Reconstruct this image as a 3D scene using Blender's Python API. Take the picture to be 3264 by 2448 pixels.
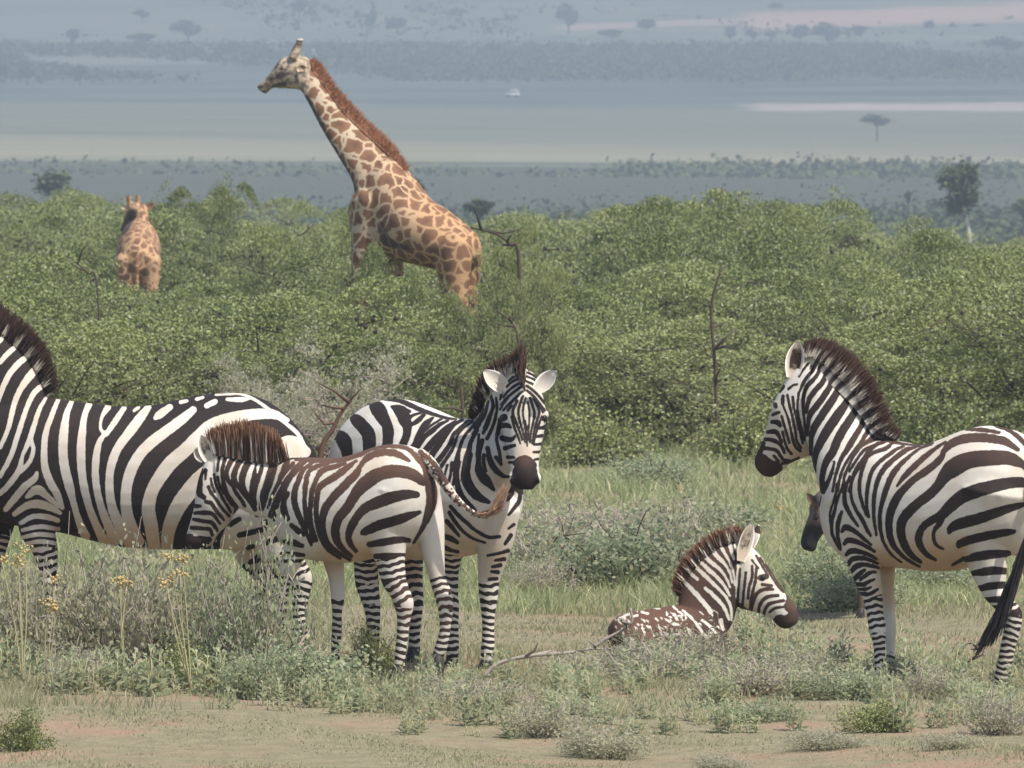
import bpy, math, random
import numpy as np
from mathutils import Vector, noise as mnoise

# ------------------------------------------------------------------ camera, world, sun, exposure
for o in list(bpy.data.objects):
    bpy.data.objects.remove(o)
SC = bpy.context.scene
F = 28800.0          # focal length in photo pixels (a long telephoto)
HOR = 775.0          # photo row of eye level
CAMH = 2.15          # camera height above the ground
camd = bpy.data.cameras.new('camera')
cam = bpy.data.objects.new('camera', camd)
SC.collection.objects.link(cam)
SC.camera = cam
camd.sensor_width = 36.0
camd.lens = 36.0 * F / 3264.0
camd.clip_start = 1.0
camd.clip_end = 20000.0
cam.location = (0, 0, CAMH)
cam.rotation_euler = (math.radians(90) - math.atan((1224 - HOR) / F), 0, 0)
camd.dof.use_dof = True
camd.dof.focus_distance = 45.5
camd.dof.aperture_fstop = 20.0

SUN_EL, SUN_AZ = math.radians(57), math.radians(130)     # azimuth clockwise from +Y
sdir = Vector((math.sin(SUN_AZ) * math.cos(SUN_EL), math.cos(SUN_AZ) * math.cos(SUN_EL), math.sin(SUN_EL)))
world = bpy.data.worlds.new('World')
SC.world = world
world.use_nodes = True
wn = world.node_tree
sky = wn.nodes.new('ShaderNodeTexSky')
sky.sky_type = 'NISHITA'
sky.sun_disc = False
sky.sun_elevation = SUN_EL
sky.sun_rotation = SUN_AZ
sky.dust_density = 2.0
wn.links.new(sky.outputs[0], wn.nodes['Background'].inputs[0])
wn.nodes['Background'].inputs[1].default_value = 0.14
sl = bpy.data.lights.new('sun', 'SUN')
sl.energy = 4.6
sl.angle = math.radians(0.6)
sl.color = (1.0, 0.95, 0.87)
sun = bpy.data.objects.new('sun', sl)
SC.collection.objects.link(sun)
sun.rotation_euler = sdir.to_track_quat('Z', 'Y').to_euler()
SC.view_settings.view_transform = 'Standard'
SC.view_settings.look = 'None'
SC.view_settings.gamma = 1.0
SC.view_settings.use_curve_mapping = False
SC.view_settings.exposure = 0.45
SC.cycles.volume_bounces = 0
SC.cycles.max_bounces = 5
SC.cycles.diffuse_bounces = 3
SC.cycles.transparent_max_bounces = 8
SC.cycles.use_denoising = True
SC.cycles.adaptive_threshold = 0.02

random.seed(7)
RNG = np.random.default_rng(11)
COL = SC.collection


# ------------------------------------------------------------------ helpers
def W(px, py, d):
    """world point seen at photo pixel (px,py) at distance d"""
    return np.array([(px - 1632.0) / F * d, d, CAMH - (py - HOR) / F * d])


def gd(py):
    """distance of flat ground seen at photo row py"""
    return F * CAMH / (py - HOR)


def topx(v):
    return np.stack([1632 + F * v[:, 0] / v[:, 1], HOR + F * (CAMH - v[:, 2]) / v[:, 1]], 1)


def gz(x, y):
    """height of the near ground"""
    return 0.025 * np.sin(x * 1.7 + y * .43) + 0.02 * np.sin(x * .6 - y * .9 + 1.3) + 0.012 * np.sin(3.1 * x + 2.2 * y)


def new_mesh(name, verts, faces, mats=(), smooth=False, attrs=None):
    """verts (N,3), faces (M,k) array or list of arrays"""
    me = bpy.data.meshes.new(name)
    verts = np.asarray(verts, dtype=np.float32)
    fl = faces if isinstance(faces, list) else [faces]
    fl = [np.asarray(f, dtype=np.int32) for f in fl if len(f)]
    me.vertices.add(len(verts))
    me.vertices.foreach_set('co', verts.ravel())
    loops = np.concatenate([f.ravel() for f in fl])
    tot = np.concatenate([np.full(len(f), f.shape[1], dtype=np.int32) for f in fl])
    start = np.concatenate([[0], np.cumsum(tot)[:-1]]).astype(np.int32)
    me.loops.add(len(loops))
    me.loops.foreach_set('vertex_index', loops)
    me.polygons.add(len(tot))
    me.polygons.foreach_set('loop_start', start)
    me.polygons.foreach_set('loop_total', tot)
    if smooth:
        me.polygons.foreach_set('use_smooth', np.ones(len(tot), dtype=bool))
    for m in mats:
        me.materials.append(m)
    for k, a in (attrs or {}).items():
        at = me.attributes.new(k, 'FLOAT', 'POINT')
        at.data.foreach_set('value', np.asarray(a, dtype=np.float32))
    me.update(calc_edges=True)
    me.validate()
    return me


def link(name, data, parent=None):
    o = bpy.data.objects.new(name, data)
    COL.objects.link(o)
    if parent is not None:
        o.parent = parent
    return o


def thing(name, label, cat, loc=(0, 0, 0), rotz=0.0, group=None, kind=None):
    o = link(name, None)
    o.empty_display_size = 0.2
    o.location = loc
    o.rotation_euler = (0, 0, rotz)
    o['label'] = label
    o['category'] = cat
    if group:
        o['group'] = group
    if kind:
        o['kind'] = kind
    return o


def copy_tree(root, loc, rotz, scale, label, group):
    r = root.copy()
    COL.objects.link(r)
    r.location, r.rotation_euler, r.scale = loc, (0, 0, rotz), scale
    r['label'] = label
    if group:
        r['group'] = group
    for ch in root.children:
        c = ch.copy()
        COL.objects.link(c)
        c.parent = r
        for g in ch.children:
            d = g.copy()
            COL.objects.link(d)
            d.parent = c
    return r


# ---- node helper
class NT:
    def __init__(self, name):
        self.m = bpy.data.materials.new(name)
        self.m.use_nodes = True
        self.t = self.m.node_tree
        self.b = self.t.nodes['Principled BSDF']
        self.out = self.t.nodes['Material Output']

    def n(self, typ, **kw):
        nd = self.t.nodes.new(typ)
        for k, v in kw.items():
            if isinstance(k, str) and hasattr(nd, k):
                setattr(nd, k, v)
            else:
                nd.inputs[k].default_value = v
        return nd

    def l(self, a, b):
        self.t.links.new(a, b)

    def val(self, x, sock):
        if isinstance(x, (int, float)):
            sock.default_value = x
        elif isinstance(x, tuple):
            sock.default_value = x if len(x) == 4 else (*x, 1)
        else:
            self.l(x, sock)

    def math(self, op, a, b=0.0, clamp=False):
        nd = self.n('ShaderNodeMath', operation=op)
        nd.use_clamp = clamp
        self.val(a, nd.inputs[0])
        self.val(b, nd.inputs[1])
        return nd.outputs[0]

    def mix(self, f, a, b, blend='MIX'):
        nd = self.n('ShaderNodeMix', data_type='RGBA', blend_type=blend)
        self.val(f, nd.inputs[0])
        self.val(a, nd.inputs[6])
        self.val(b, nd.inputs[7])
        return nd.outputs[2]

    def ramp(self, x, lo, hi):
        nd = self.n('ShaderNodeMapRange', interpolation_type='SMOOTHSTEP')
        self.val(x, nd.inputs[0])
        nd.inputs[1].default_value = lo
        nd.inputs[2].default_value = hi
        return nd.outputs[0]

    def attr(self, name):
        return self.n('ShaderNodeAttribute', attribute_name=name).outputs['Fac']

    def noise(self, scale, detail=3.0, rough=0.55, coord='Object', sx=None, vec=None):
        tc = self.n('ShaderNodeTexCoord')
        nz = self.n('ShaderNodeTexNoise')
        nz.inputs['Scale'].default_value = scale
        nz.inputs['Detail'].default_value = detail
        nz.inputs['Roughness'].default_value = rough
        src = tc.outputs[coord]
        if sx:
            mp = self.n('ShaderNodeMapping')
            mp.inputs['Scale'].default_value = sx
            self.l(src, mp.inputs[0])
            src = mp.outputs[0]
        self.l(src, nz.inputs['Vector'])
        return nz.outputs['Fac']

    def bump(self, h, strength=0.3, dist=0.01):
        bp = self.n('ShaderNodeBump')
        bp.inputs['Strength'].default_value = strength
        bp.inputs['Distance'].default_value = dist
        self.l(h, bp.inputs['Height'])
        self.l(bp.outputs[0], self.b.inputs['Normal'])

    def fin(self, col, rough=0.9, spec=0.15):
        self.val(col, self.b.inputs['Base Color'])
        self.val(rough, self.b.inputs['Roughness'])
        self.b.inputs['Specular IOR Level'].default_value = spec
        return self.m


def plain(name, col, rough=0.9, spec=0.15, var=0.0, scale=20.0):
    t = NT(name)
    if var:
        nz = t.noise(scale, 4)
        c = t.mix(nz, tuple(x * (1 - var) for x in col), tuple(min(1, x * (1 + var)) for x in col))
    else:
        c = tuple(col)
    return t.fin(c, rough, spec)


def leaf_mat(name, dark, light, tip=None, trans=0.35, hue=0.25, bright=(0.8, 1.25)):
    """small leaves: colour varies leaf by leaf and plant by plant, light comes through"""
    t = NT(name)
    r = t.attr('rnd')
    c = t.mix(t.ramp(r, 0.0, 1.0), dark, light)
    if tip is not None:
        c = t.mix(t.ramp(r, 0.86, 0.98), c, tip)
    oi = t.n('ShaderNodeObjectInfo')
    c2 = t.mix(t.math('MULTIPLY', oi.outputs['Random'], hue), c, (0.16, 0.15, 0.07, 1))
    br = t.n('ShaderNodeMapRange')
    t.l(oi.outputs['Random'], br.inputs[0])
    br.inputs[3].default_value, br.inputs[4].default_value = bright
    hs = t.n('ShaderNodeHueSaturation')
    t.l(br.outputs[0], hs.inputs['Value'])
    t.l(c2, hs.inputs['Color'])
    c2 = hs.outputs[0]
    nz = t.noise(0.9, 2)
    c3 = t.mix(t.math('MULTIPLY', t.ramp(nz, 0.42, 0.7), 0.25), c2, (0.20, 0.20, 0.12, 1))
    t.fin(c3, 0.75, 0.2)
    tr = t.n('ShaderNodeBsdfTranslucent')
    t.l(c3, tr.inputs[0])
    mx = t.n('ShaderNodeMixShader')
    mx.inputs[0].default_value = trans
    t.l(t.b.outputs[0], mx.inputs[1])
    t.l(tr.outputs[0], mx.inputs[2])
    t.l(mx.outputs[0], t.out.inputs[0])
    return t.m


# ---- lofted tubes
def ring(c, a1, a2, n=28, p=2.0):
    th = np.linspace(0, 2 * np.pi, n, endpoint=False)
    ct, st = np.cos(th), np.sin(th)
    if p != 2.0:
        ct = np.sign(ct) * np.abs(ct) ** (2 / p)
        st = np.sign(st) * np.abs(st) ** (2 / p)
    return c + np.outer(ct, a1) + np.outer(st, a2)


def catmull(P, k):
    P = np.asarray(P, float)
    if len(P) < 3 or k <= 1:
        return P
    Q = np.vstack([2 * P[0] - P[1], P, 2 * P[-1] - P[-2]])
    out = []
    for i in range(1, len(Q) - 2):
        for t in np.linspace(0, 1, k, endpoint=False):
            a, b, c, d = Q[i - 1], Q[i], Q[i + 1], Q[i + 2]
            out.append(0.5 * (2 * b + (c - a) * t + (2 * a - 5 * b + 4 * c - d) * t * t + (3 * b - a - 3 * c + d) * t ** 3))
    out.append(P[-1])
    return np.array(out)


def stitch(rings, caps=True):
    n = len(rings[0])
    v = np.vstack(rings)
    i = np.arange(n)
    j = (i + 1) % n
    q = [np.stack([k * n + i, k * n + j, (k + 1) * n + j, (k + 1) * n + i], 1) for k in range(len(rings) - 1)]
    q = np.vstack(q)
    tri = np.zeros((0, 3), int)
    if caps:
        c0, c1 = len(v), len(v) + 1
        v = np.vstack([v, rings[0].mean(0), rings[-1].mean(0)])
        m = (len(rings) - 1) * n
        tri = np.vstack([np.stack([j, i, np.full(n, c0)], 1), np.stack([m + i, m + j, np.full(n, c1)], 1)])
    return v, q, tri


class Geo:
    """collects shapes; build() makes one mesh"""
    def __init__(self):
        self.v, self.q, self.t, self.n, self.at = [], [], [], 0, []

    def add(self, v, q, t, at=0.0):
        self.v.append(v)
        self.q.append(np.asarray(q, int) + self.n)
        if len(t):
            self.t.append(np.asarray(t, int) + self.n)
        self.n += len(v)
        self.at.append(np.broadcast_to(at, (len(v),)))

    def loft(self, rings, at=0.0):
        self.add(*stitch(rings), at)

    def tube(self, pts, radii, n=8, lat=None, flat=1.0, at=0.0):
        """round tube along points; lat: preferred sideways direction, flat: ratio of sideways radius"""
        pts = np.asarray(pts, float)
        T = np.gradient(pts, axis=0)
        T /= np.linalg.norm(T, axis=1)[:, None] + 1e-12
        L = np.array(lat if lat is not None else (0.13, 0.97, 0.2), float)
        rs = []
        for p, t, r in zip(pts, T, radii):
            l = L - t * L.dot(t)
            if np.linalg.norm(l) < 1e-3:
                l = np.array((1.0, 0, 0)) - t * t[0]
            l /= np.linalg.norm(l)
            a = np.cross(t, l)
            r1, r2 = r if isinstance(r, (tuple, list, np.ndarray)) else (r, r * flat)
            rs.append(ring(p, a * r1, l * r2, n))
        self.add(*stitch(rs), at)

    def build(self, name, mats=(), smooth=True, attrs=None, atname=None):
        v = np.vstack(self.v)
        f = [np.vstack(self.q)] if len(self.q) else []
        if self.t:
            f.append(np.vstack(self.t))
        a = dict(attrs or {})
        if atname:
            a[atname] = np.concatenate(self.at)
        return new_mesh(name, v, f, mats, smooth, a)


def sdf_lines(P, lines):
    """signed distance of 2-D points P to a set of strokes [(x,y,halfwidth)...]; negative inside"""
    out = np.full(len(P), 1e3)
    for ln in lines:
        ln = np.asarray(ln, float)
        lo, hi = ln[:, :2].min(0) - 60, ln[:, :2].max(0) + 60
        sel = np.where((P[:, 0] > lo[0]) & (P[:, 0] < hi[0]) & (P[:, 1] > lo[1]) & (P[:, 1] < hi[1]))[0]
        if len(sel) == 0:
            continue
        if len(ln) > 2:
            ln = catmull(ln, 4)
        Q = P[sel]
        best = np.full(len(sel), 1e3)
        if len(ln) == 1:
            best = np.hypot(*(Q - ln[0, :2]).T) - ln[0, 2]
        for a, b in zip(ln[:-1], ln[1:]):
            ab = b[:2] - a[:2]
            t = np.clip(((Q - a[:2]) @ ab) / (ab @ ab + 1e-9), 0, 1)
            dd = np.hypot(*(Q - a[:2] - t[:, None] * ab).T) - (a[2] + t * (b[2] - a[2]))
            best = np.minimum(best, dd)
        out[sel] = np.minimum(out[sel], best)
    return out


def crop(s, ox, oy, lines):
    """strokes written in an enlarged cut-out (scale s, origin ox,oy) back to photo pixels"""
    return [[(ox + s * x, oy + s * y, s * h) for x, y, h in ln] for ln in lines]
# ------------------------------------------------------------------ animals
def coat_material():
    t = NT('zebra_coat')
    sd = t.math('ADD', t.attr('sd'), t.math('MULTIPLY', t.math('SUBTRACT', t.noise(45, 3), 0.5), t.math('ADD', 4.5, t.math('MULTIPLY', t.attr('brn'), 7.0))))
    s = t.ramp(sd, -1.5, 1.5)
    w = t.mix(t.ramp(t.noise(5, 4), 0.35, 0.7), (0.62, 0.585, 0.525, 1), (0.54, 0.475, 0.385, 1))
    w = t.mix(t.attr('tan'), w, (0.42, 0.26, 0.14, 1))
    b = t.mix(t.math('ADD', t.attr('brn'), t.math('MULTIPLY', t.ramp(t.noise(3, 3), 0.5, 0.75), 0.12), True),
              (0.025, 0.019, 0.0175, 1), (0.125, 0.068, 0.046, 1))
    c = t.mix(s, w, b)
    t.bump(t.noise(140, 3), 0.25, 0.004)
    return t.fin(c, 0.75, 0.15)


def giraffe_material():
    t = NT('giraffe_coat')
    tc = t.n('ShaderNodeTexCoord')
    nz = t.n('ShaderNodeTexNoise')
    nz.inputs['Scale'].default_value = 7
    nz.inputs['Detail'].default_value = 3
    t.l(tc.outputs['Object'], nz.inputs['Vector'])
    mx = t.n('ShaderNodeMix', data_type='VECTOR')
    mx.inputs[0].default_value = 0.11
    t.l(tc.outputs['Object'], mx.inputs[4])
    t.l(nz.outputs['Color'], mx.inputs[5])
    vo = t.n('ShaderNodeTexVoronoi', feature='DISTANCE_TO_EDGE')
    vo.inputs['Scale'].default_value = 7.2
    t.l(mx.outputs[1], vo.inputs['Vector'])
    v2 = t.n('ShaderNodeTexVoronoi', feature='F1')
    v2.inputs['Scale'].default_value = 7.2
    t.l(mx.outputs[1], v2.inputs['Vector'])
    e = t.math('ADD', vo.outputs['Distance'], t.math('MULTIPLY', t.math('SUBTRACT', t.noise(30, 3), 0.5), 0.10))
    f = t.ramp(e, 0.055, 0.105)
    f = t.math('MULTIPLY', f, t.math('SUBTRACT', 1.0, t.attr('plain')), True)
    pc = t.mix(t.ramp(v2.outputs['Distance'], 0.0, 0.6), (0.135, 0.073, 0.045, 1), (0.225, 0.118, 0.066, 1))
    nm = t.ramp(t.noise(22, 4), 0.42, 0.62)
    cream = t.mix(t.attr('warm'), (0.50, 0.40, 0.28, 1), (0.47, 0.29, 0.155, 1))
    c = t.mix(f, cream, pc)
    c = t.mix(t.math('MULTIPLY', t.attr('plain'), t.math('MULTIPLY', nm, 0.75)), c, (0.13, 0.10, 0.085, 1))
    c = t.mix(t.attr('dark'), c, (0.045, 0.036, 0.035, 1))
    return t.fin(c, 0.8, 0.15)


M_COAT = coat_material()
M_GIR = giraffe_material()
M_EYE = plain('eye_dark', (0.012, 0.009, 0.008), 0.12, 0.5)
M_HOOF = plain('hoof_horn', (0.035, 0.03, 0.027), 0.6, 0.3, 0.4, 60)


def mane_material():
    t = NT('mane_hair')
    s = t.ramp(t.attr('sd'), -2, 2)
    tt = t.attr('tip')
    c = t.mix(s, (0.48, 0.43, 0.36, 1), (0.026, 0.019, 0.018, 1))
    c = t.mix(t.math('MULTIPLY', s, t.attr('brn'), True), c, (0.115, 0.062, 0.042, 1))
    c = t.mix(t.ramp(t.math('SUBTRACT', tt, t.math('MULTIPLY', t.attr('brn'), 0.22)), 0.3, 0.62), c, t.mix(t.attr('brn'), (0.05, 0.031, 0.026, 1), (0.235, 0.125, 0.075, 1)))
    return t.fin(c, 0.7, 0.25)


M_MANE = mane_material()
M_TUFT = plain('tail_hair_black', (0.02, 0.016, 0.016), 0.6, 0.3, 0.5, 40)
M_TUFTB = plain('tail_hair_brown', (0.36, 0.22, 0.14), 0.7, 0.25, 0.5, 40)
M_GMANE = plain('giraffe_mane', (0.37, 0.17, 0.09), 0.8, 0.2, 0.3, 15)


class Beast:
    def __init__(s, name, label, cat, d0, px0, deg, group):
        s.name, s.d0, s.px0 = name, d0, px0
        s.tan = math.tan(math.radians(deg))          # distance grows to the left by this slope
        a = math.radians(deg)
        s.lat = np.array([math.sin(a), math.cos(a), 0.0])
        s.g = Geo()
        s.legs, s.extra, s.bias = [], [], 1.3
        b = W(px0, 0, d0)
        s.base = np.array([b[0], d0, 0.0])
        s.root = thing(name, label, cat, tuple(s.base), 0, group)

    def dep(s, px):
        return s.d0 + (s.px0 - px) * s.d0 / F * s.tan

    def torso(s, secs, p=2.15, k=3):
        rs = []
        for px, top, bot, w in catmull(secs, k):
            d = s.dep(px)
            A, B = W(px, top, d), W(px, bot, d)
            rs.append(ring((A + B) / 2, (A - B) / 2, s.lat * w, 36, p))
        s.g.loft(rs)

    def ab(s, secs, k=3, dd=0.0, p=2.0, lat=None):
        """sections between a point on the upper outline and one on the lower outline"""
        rs = []
        for sec in catmull(secs, k):
            ax, ay, bx, by, w = sec[:5]
            d = s.dep((ax + bx) / 2) + (sec[5] if len(sec) > 5 else 0) + dd
            A, B = W(ax, ay, d), W(bx, by, d)
            rs.append(ring((A + B) / 2, (A - B) / 2, (lat if lat is not None else s.lat) * w, 32, p))
        s.g.loft(rs)

    def blob(s, px, py, d, rx, ry, rz, n=16):
        c = W(px, py, d)
        rs = []
        for t in np.linspace(0.12, math.pi - 0.12, 9):
            rs.append(ring(c + np.array([0, 0, math.cos(t) * rz]), np.array([rx * math.sin(t), 0, 0]), np.array([0, ry * math.sin(t), 0]), n))
        s.g.loft(rs)

    def leg(s, pts, dd, start=2, hoof=True, rings=True, lam=0.04, flat=0.9):
        """pts: (px,py,halfwidth px); last point is the hoof top. dd: sideways distance of the leg"""
        P = np.array([[*W(x, y, s.dep(x) + dd), r * (s.dep(x) + dd) / F] for x, y, r in pts])
        C = catmull(P, 4)
        u = (P[0, :3] - P[1, :3]) / np.linalg.norm(P[0, :3] - P[1, :3])
        r0 = P[0, 3]
        C = np.vstack([[*(P[0, :3] + u * r0 * k), r0 * q] for k, q in ((.8, .2), (.66, .5), (.4, .78))] + [C])
        s.g.tube(C[:, :3], [(r, r * flat) for r in C[:, 3]], 20, s.lat)
        s.legs.append((P, start, rings, lam))
        if hoof:
            p = P[-1]
            r = p[3] * 1.12
            z0 = max(p[2], 0.05)
            g = Geo()
            c = np.array([p[0], p[1], 0])
            fw = np.array([-s.lat[1], s.lat[0], 0]) * (0.35 * r) * (1 if s.base is not None else 1)
            rs = [ring(c + np.array([0, 0, z]) + fw * q, np.array([rr, 0, 0]), np.array([0, rr, 0]), 16)
                  for z, rr, q in ((z0 + .012, r * .82, 0), (z0 * .6, r * .98, .3), (0.012, r * 1.2, .9), (-0.006, r * 1.16, .9))]
            g.loft(rs)
            g.v = [v - s.base for v in g.v]
            s.extra.append(('hoof', g.build('hoof', [M_HOOF])))

    def remesh(s, voxel=0.007, smooth=6):
        me = s.g.build('tmp')
        ob = link('tmp', me)
        m = ob.modifiers.new('r', 'REMESH')
        m.mode = 'VOXEL'
        m.voxel_size = voxel
        m2 = ob.modifiers.new('s', 'SMOOTH')
        m2.factor = 0.5
        m2.iterations = smooth
        dg = bpy.context.evaluated_depsgraph_get()
        dg.update()
        ev = ob.evaluated_get(dg)
        em = ev.to_mesh()
        v = np.empty(len(em.vertices) * 3, np.float32)
        em.vertices.foreach_get('co', v)
        lt = np.empty(len(em.polygons), np.int32)
        em.polygons.foreach_get('loop_total', lt)
        li = np.empty(len(em.loops), np.int32)
        em.loops.foreach_get('vertex_index', li)
        st = np.concatenate([[0], np.cumsum(lt)[:-1]])
        fs = []
        for k in (3, 4):
            w = np.where(lt == k)[0]
            if len(w):
                fs.append(li[st[w][:, None] + np.arange(k)])
        s.V, s.Fc = v.reshape(-1, 3).astype(float), fs
        ev.to_mesh_clear()
        bpy.data.objects.remove(ob)
        bpy.data.meshes.remove(me)
        s.px = topx(s.V)

    def paint(s, base, layers):
        f = np.full(len(s.V), 40.0 if base == 'b' else -40.0)
        s.layers = (base, layers)
        s.sd = s.eval(s.px)
        for P, start, rings, lam in s.legs:
            if not rings:
                continue
            acc = np.concatenate([[0], np.cumsum(np.linalg.norm(np.diff(P[:, :3], axis=0), axis=1))])
            bd, bs = np.full(len(s.V), 9.0), np.zeros(len(s.V))
            for i in range(start, len(P) - 1):
                a, b = P[i], P[i + 1]
                ab = b[:3] - a[:3]
                t = ((s.V - a[:3]) @ ab) / (ab @ ab)
                tc = np.clip(t, 0, 1)
                dd = np.linalg.norm(s.V - a[:3] - tc[:, None] * ab, axis=1) / (a[3] + tc * (b[3] - a[3]))
                if i == start:
                    dd = np.where(t < 0, 9, dd)
                m = dd < bd
                bd[m], bs[m] = dd[m], (acc[i] + tc * (acc[i + 1] - acc[i]))[m]
            m = bd < 1.7
            x = s.V[m]
            # stripes ring the leg, a little crooked and unequal
            ph = bs[m] + 0.006 * np.sin(42 * x[:, 0] + 9 * x[:, 2]) + 0.004 * np.sin(31 * x[:, 1] - 17 * x[:, 2]) + 0.007 * np.sin(17 * x[:, 2]) + 0.0022 * np.sin(130 * x[:, 0] + 60 * x[:, 2])
            s.sd[m] = (np.sin(2 * np.pi * ph / lam) + 0.1) * lam * 0.22 * F / s.d0

    def eval(s, px):
        base, layers = s.layers
        f = np.full(len(px), 40.0 if base == 'b' else -40.0)
        for kind, lines in layers:
            sd = sdf_lines(px, lines)
            f = np.minimum(f, sd) if kind == 'w' else np.maximum(f, s.bias - sd)
        return f

    def mask(s, px, blobs):
        """soft blotches [(x,y,r,strength)]"""
        o = np.zeros(len(px))
        for x, y, r, k in blobs:
            d = np.hypot(px[:, 0] - x, px[:, 1] - y) / r
            o = np.maximum(o, k * np.clip(1.5 - d * 1.0, 0, 1))
        return o

    def ear(s, base, tip, half, dd, face=(0, -1, 0), cup=0.5, inner=0.6, tipdark=True):
        """leaf-shaped cupped ear from base to tip (photo px), half: half width in px"""
        d = s.dep(base[0]) + dd
        B, T = W(*base, d), W(*tip, d)
        ax = T - B
        L = np.linalg.norm(ax)
        fc = np.array(face, float)
        fc -= ax * fc.dot(ax) / L ** 2
        fc /= np.linalg.norm(fc)
        sd_ = np.cross(ax / L, fc)
        hw = half * d / F
        nu, nv = 14, 11
        vs, at = [], []
        for side in (0, 1):
            for i in range(nu):
                u = i / (nu - 1)
                wv = hw * (0.45 + 1.0 * u * 1.9 * (1 - u) + 0.12) * (1 - u ** 5) ** 0.7
                for j in range(nv):
                    q = -1 + 2 * j / (nv - 1)
                    p = B + ax * u + sd_ * wv * q - fc * cup * hw * (1 - q * q) * (0.3 + 0.7 * math.sin(math.pi * min(1, u + .15)))
                    vs.append(p - fc * (0.006 if side else 0.0) * (1 - abs(q) ** 4))
                    rim = abs(q) > 0.72 or u > 0.9
                    if side == 0:
                        at.append((-30 if rim else -6 + 9 * inner * math.sin(3.1 * u), 0.0 if rim else inner * 0.55))
                    else:
                        at.append((20 if (tipdark and 0.62 < u < 0.93) else -30, 0.0))
        vs = np.array(vs)
        n0 = len(s.V)
        q = []
        for side in (0, 1):
            o = side * nu * nv
            for i in range(nu - 1):
                for j in range(nv - 1):
                    f = [o + i * nv + j, o + i * nv + j + 1, o + (i + 1) * nv + j + 1, o + (i + 1) * nv + j]
                    q.append(f if side == 0 else f[::-1])
        o = nu * nv
        for i in range(nu - 1):
            for j in (0, nv - 1):
                q.append([i * nv + j, (i + 1) * nv + j, o + (i + 1) * nv + j, o + i * nv + j])
        s.earq = getattr(s, 'earq', [])
        s.earq.append((vs, np.array(q), np.array(at)))

    def finish(s, mat, tan=(), brn=(), brn0=0.0, extra=None):
        V, fs = [s.V], list(s.Fc)
        att = {'sd': [s.sd], 'tan': [s.mask(s.px, tan)], 'brn': [np.maximum(brn0, s.mask(s.px, brn))]}
        for k, a in (extra or {}).items():
            att[k] = [a]
        n = len(s.V)
        for vs, q, at in getattr(s, 'earq', []):
            V.append(vs)
            fs.append(q + n)
            n += len(vs)
            for k in att:
                att[k].append({'sd': at[:, 0], 'tan': at[:, 1], 'brn': np.full(len(vs), max(brn0, 0.35))}.get(k, np.zeros(len(vs))))
        me = new_mesh('body', np.vstack(V) - s.base, fs, [mat], True, {k: np.concatenate(a) for k, a in att.items()})
        s.body = link('body', me, s.root)
        for nm, m in s.extra:
            link(nm, m, s.root)
        return s.root

    def eye(s, px, py, d, r=0.018):
        g = Geo()
        c = W(px, py, d) - s.base
        g.loft([ring(c + np.array([0, 0, r * math.cos(t)]), np.array([r * math.sin(t), 0, 0]), np.array([0, r * math.sin(t), 0]), 14)
                for t in np.linspace(0.1, math.pi - 0.1, 8)])
        link('eye', g.build('eye', [M_EYE]), s.root)

    def hair(s, name, crest, n, mat, width=0.006, thick=0.014, brn=0.0, dd=0.0, jit=0.22, curl=0.0, core=0.0):
        """crest: (base px,py, tip px,py) along the line the hair grows from; fans of narrow blades"""
        C = catmull(crest, 6)
        u = RNG.random(n) * (len(C) - 1)
        i = np.minimum(u.astype(int), len(C) - 2)
        t = (u - i)[:, None]
        R = C[i] * (1 - t) + C[i + 1] * t
        d = s.dep(R[:, 0]) + dd + RNG.normal(0, thick, n)
        if R.shape[1] > 4:
            d = d + R[:, 4]
        hl = 1 + RNG.normal(0, jit, n)
        hl = np.clip(hl, 0.5, 1.25)
        bx, by = R[:, 0] + RNG.normal(0, 3, n), R[:, 1] + RNG.normal(0, 3, n)
        tx = bx + (R[:, 2] - R[:, 0]) * hl + RNG.normal(0, 5, n)
        ty = by + (R[:, 3] - R[:, 1]) * hl + RNG.normal(0, 4, n)

        def w3(x, y, dep):
            return np.stack([(x - 1632) / F * dep, dep, CAMH - (y - HOR) / F * dep], 1)
        B, T = w3(bx, by, d), w3(tx, ty, d + RNG.normal(0, thick * 0.6, n))
        Mid = (B + T) / 2 + RNG.normal(0, 0.003, (n, 3)) + np.array([0, 0, curl])
        ang = RNG.random(n) * np.pi
        side = np.stack([np.cos(ang), np.sin(ang), 0.25 * RNG.normal(0, 1, n)], 1) * (width * (0.6 + 0.8 * RNG.random(n)))[:, None]
        v = np.stack([B - side, B + side, Mid - side * .9, Mid + side * .9, T - side * .35, T + side * .35], 1)
        k = np.arange(n)[:, None] * 6
        q = np.vstack([k + np.array([0, 1, 3, 2]), k + np.array([2, 3, 5, 4])])
        v = v.reshape(-1, 3)
        pxy = topx(v)
        tip = np.tile([0, 0, .5, .5, 1, 1], n)
        k0 = 0.2
        root = np.repeat(np.stack([bx - k0 * (R[:, 2] - R[:, 0]), by - k0 * (R[:, 3] - R[:, 1])], 1), 6, 0)
        if core:
            m = len(C)
            dd0 = s.dep(C[:, 0]) + dd + (C[:, 4] if C.shape[1] > 4 else 0)
            cv = []
            for off in (-1, 1):
                for k, th in ((-.45, 1), (.3, .9), (.6, .6), (.82, .15)):
                    cv.append(w3(C[:, 0] + (C[:, 2] - C[:, 0]) * k, C[:, 1] + (C[:, 3] - C[:, 1]) * k, dd0 + off * th * core))
            o0 = len(v)
            idx = np.arange(m - 1)
            order = [0, 1, 2, 3, 7, 6, 5, 4]
            qq = [np.stack([a * m + idx, a * m + idx + 1, b * m + idx + 1, b * m + idx], 1) for a, b in zip(order[:-1], order[1:])]
            q = np.vstack([q, np.vstack(qq) + o0])
            v = np.vstack([v] + cv)
            root = np.vstack([root] + [np.stack([C[:, 0] - k0 * (C[:, 2] - C[:, 0]), C[:, 1] - k0 * (C[:, 3] - C[:, 1])], 1)] * 8)
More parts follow.
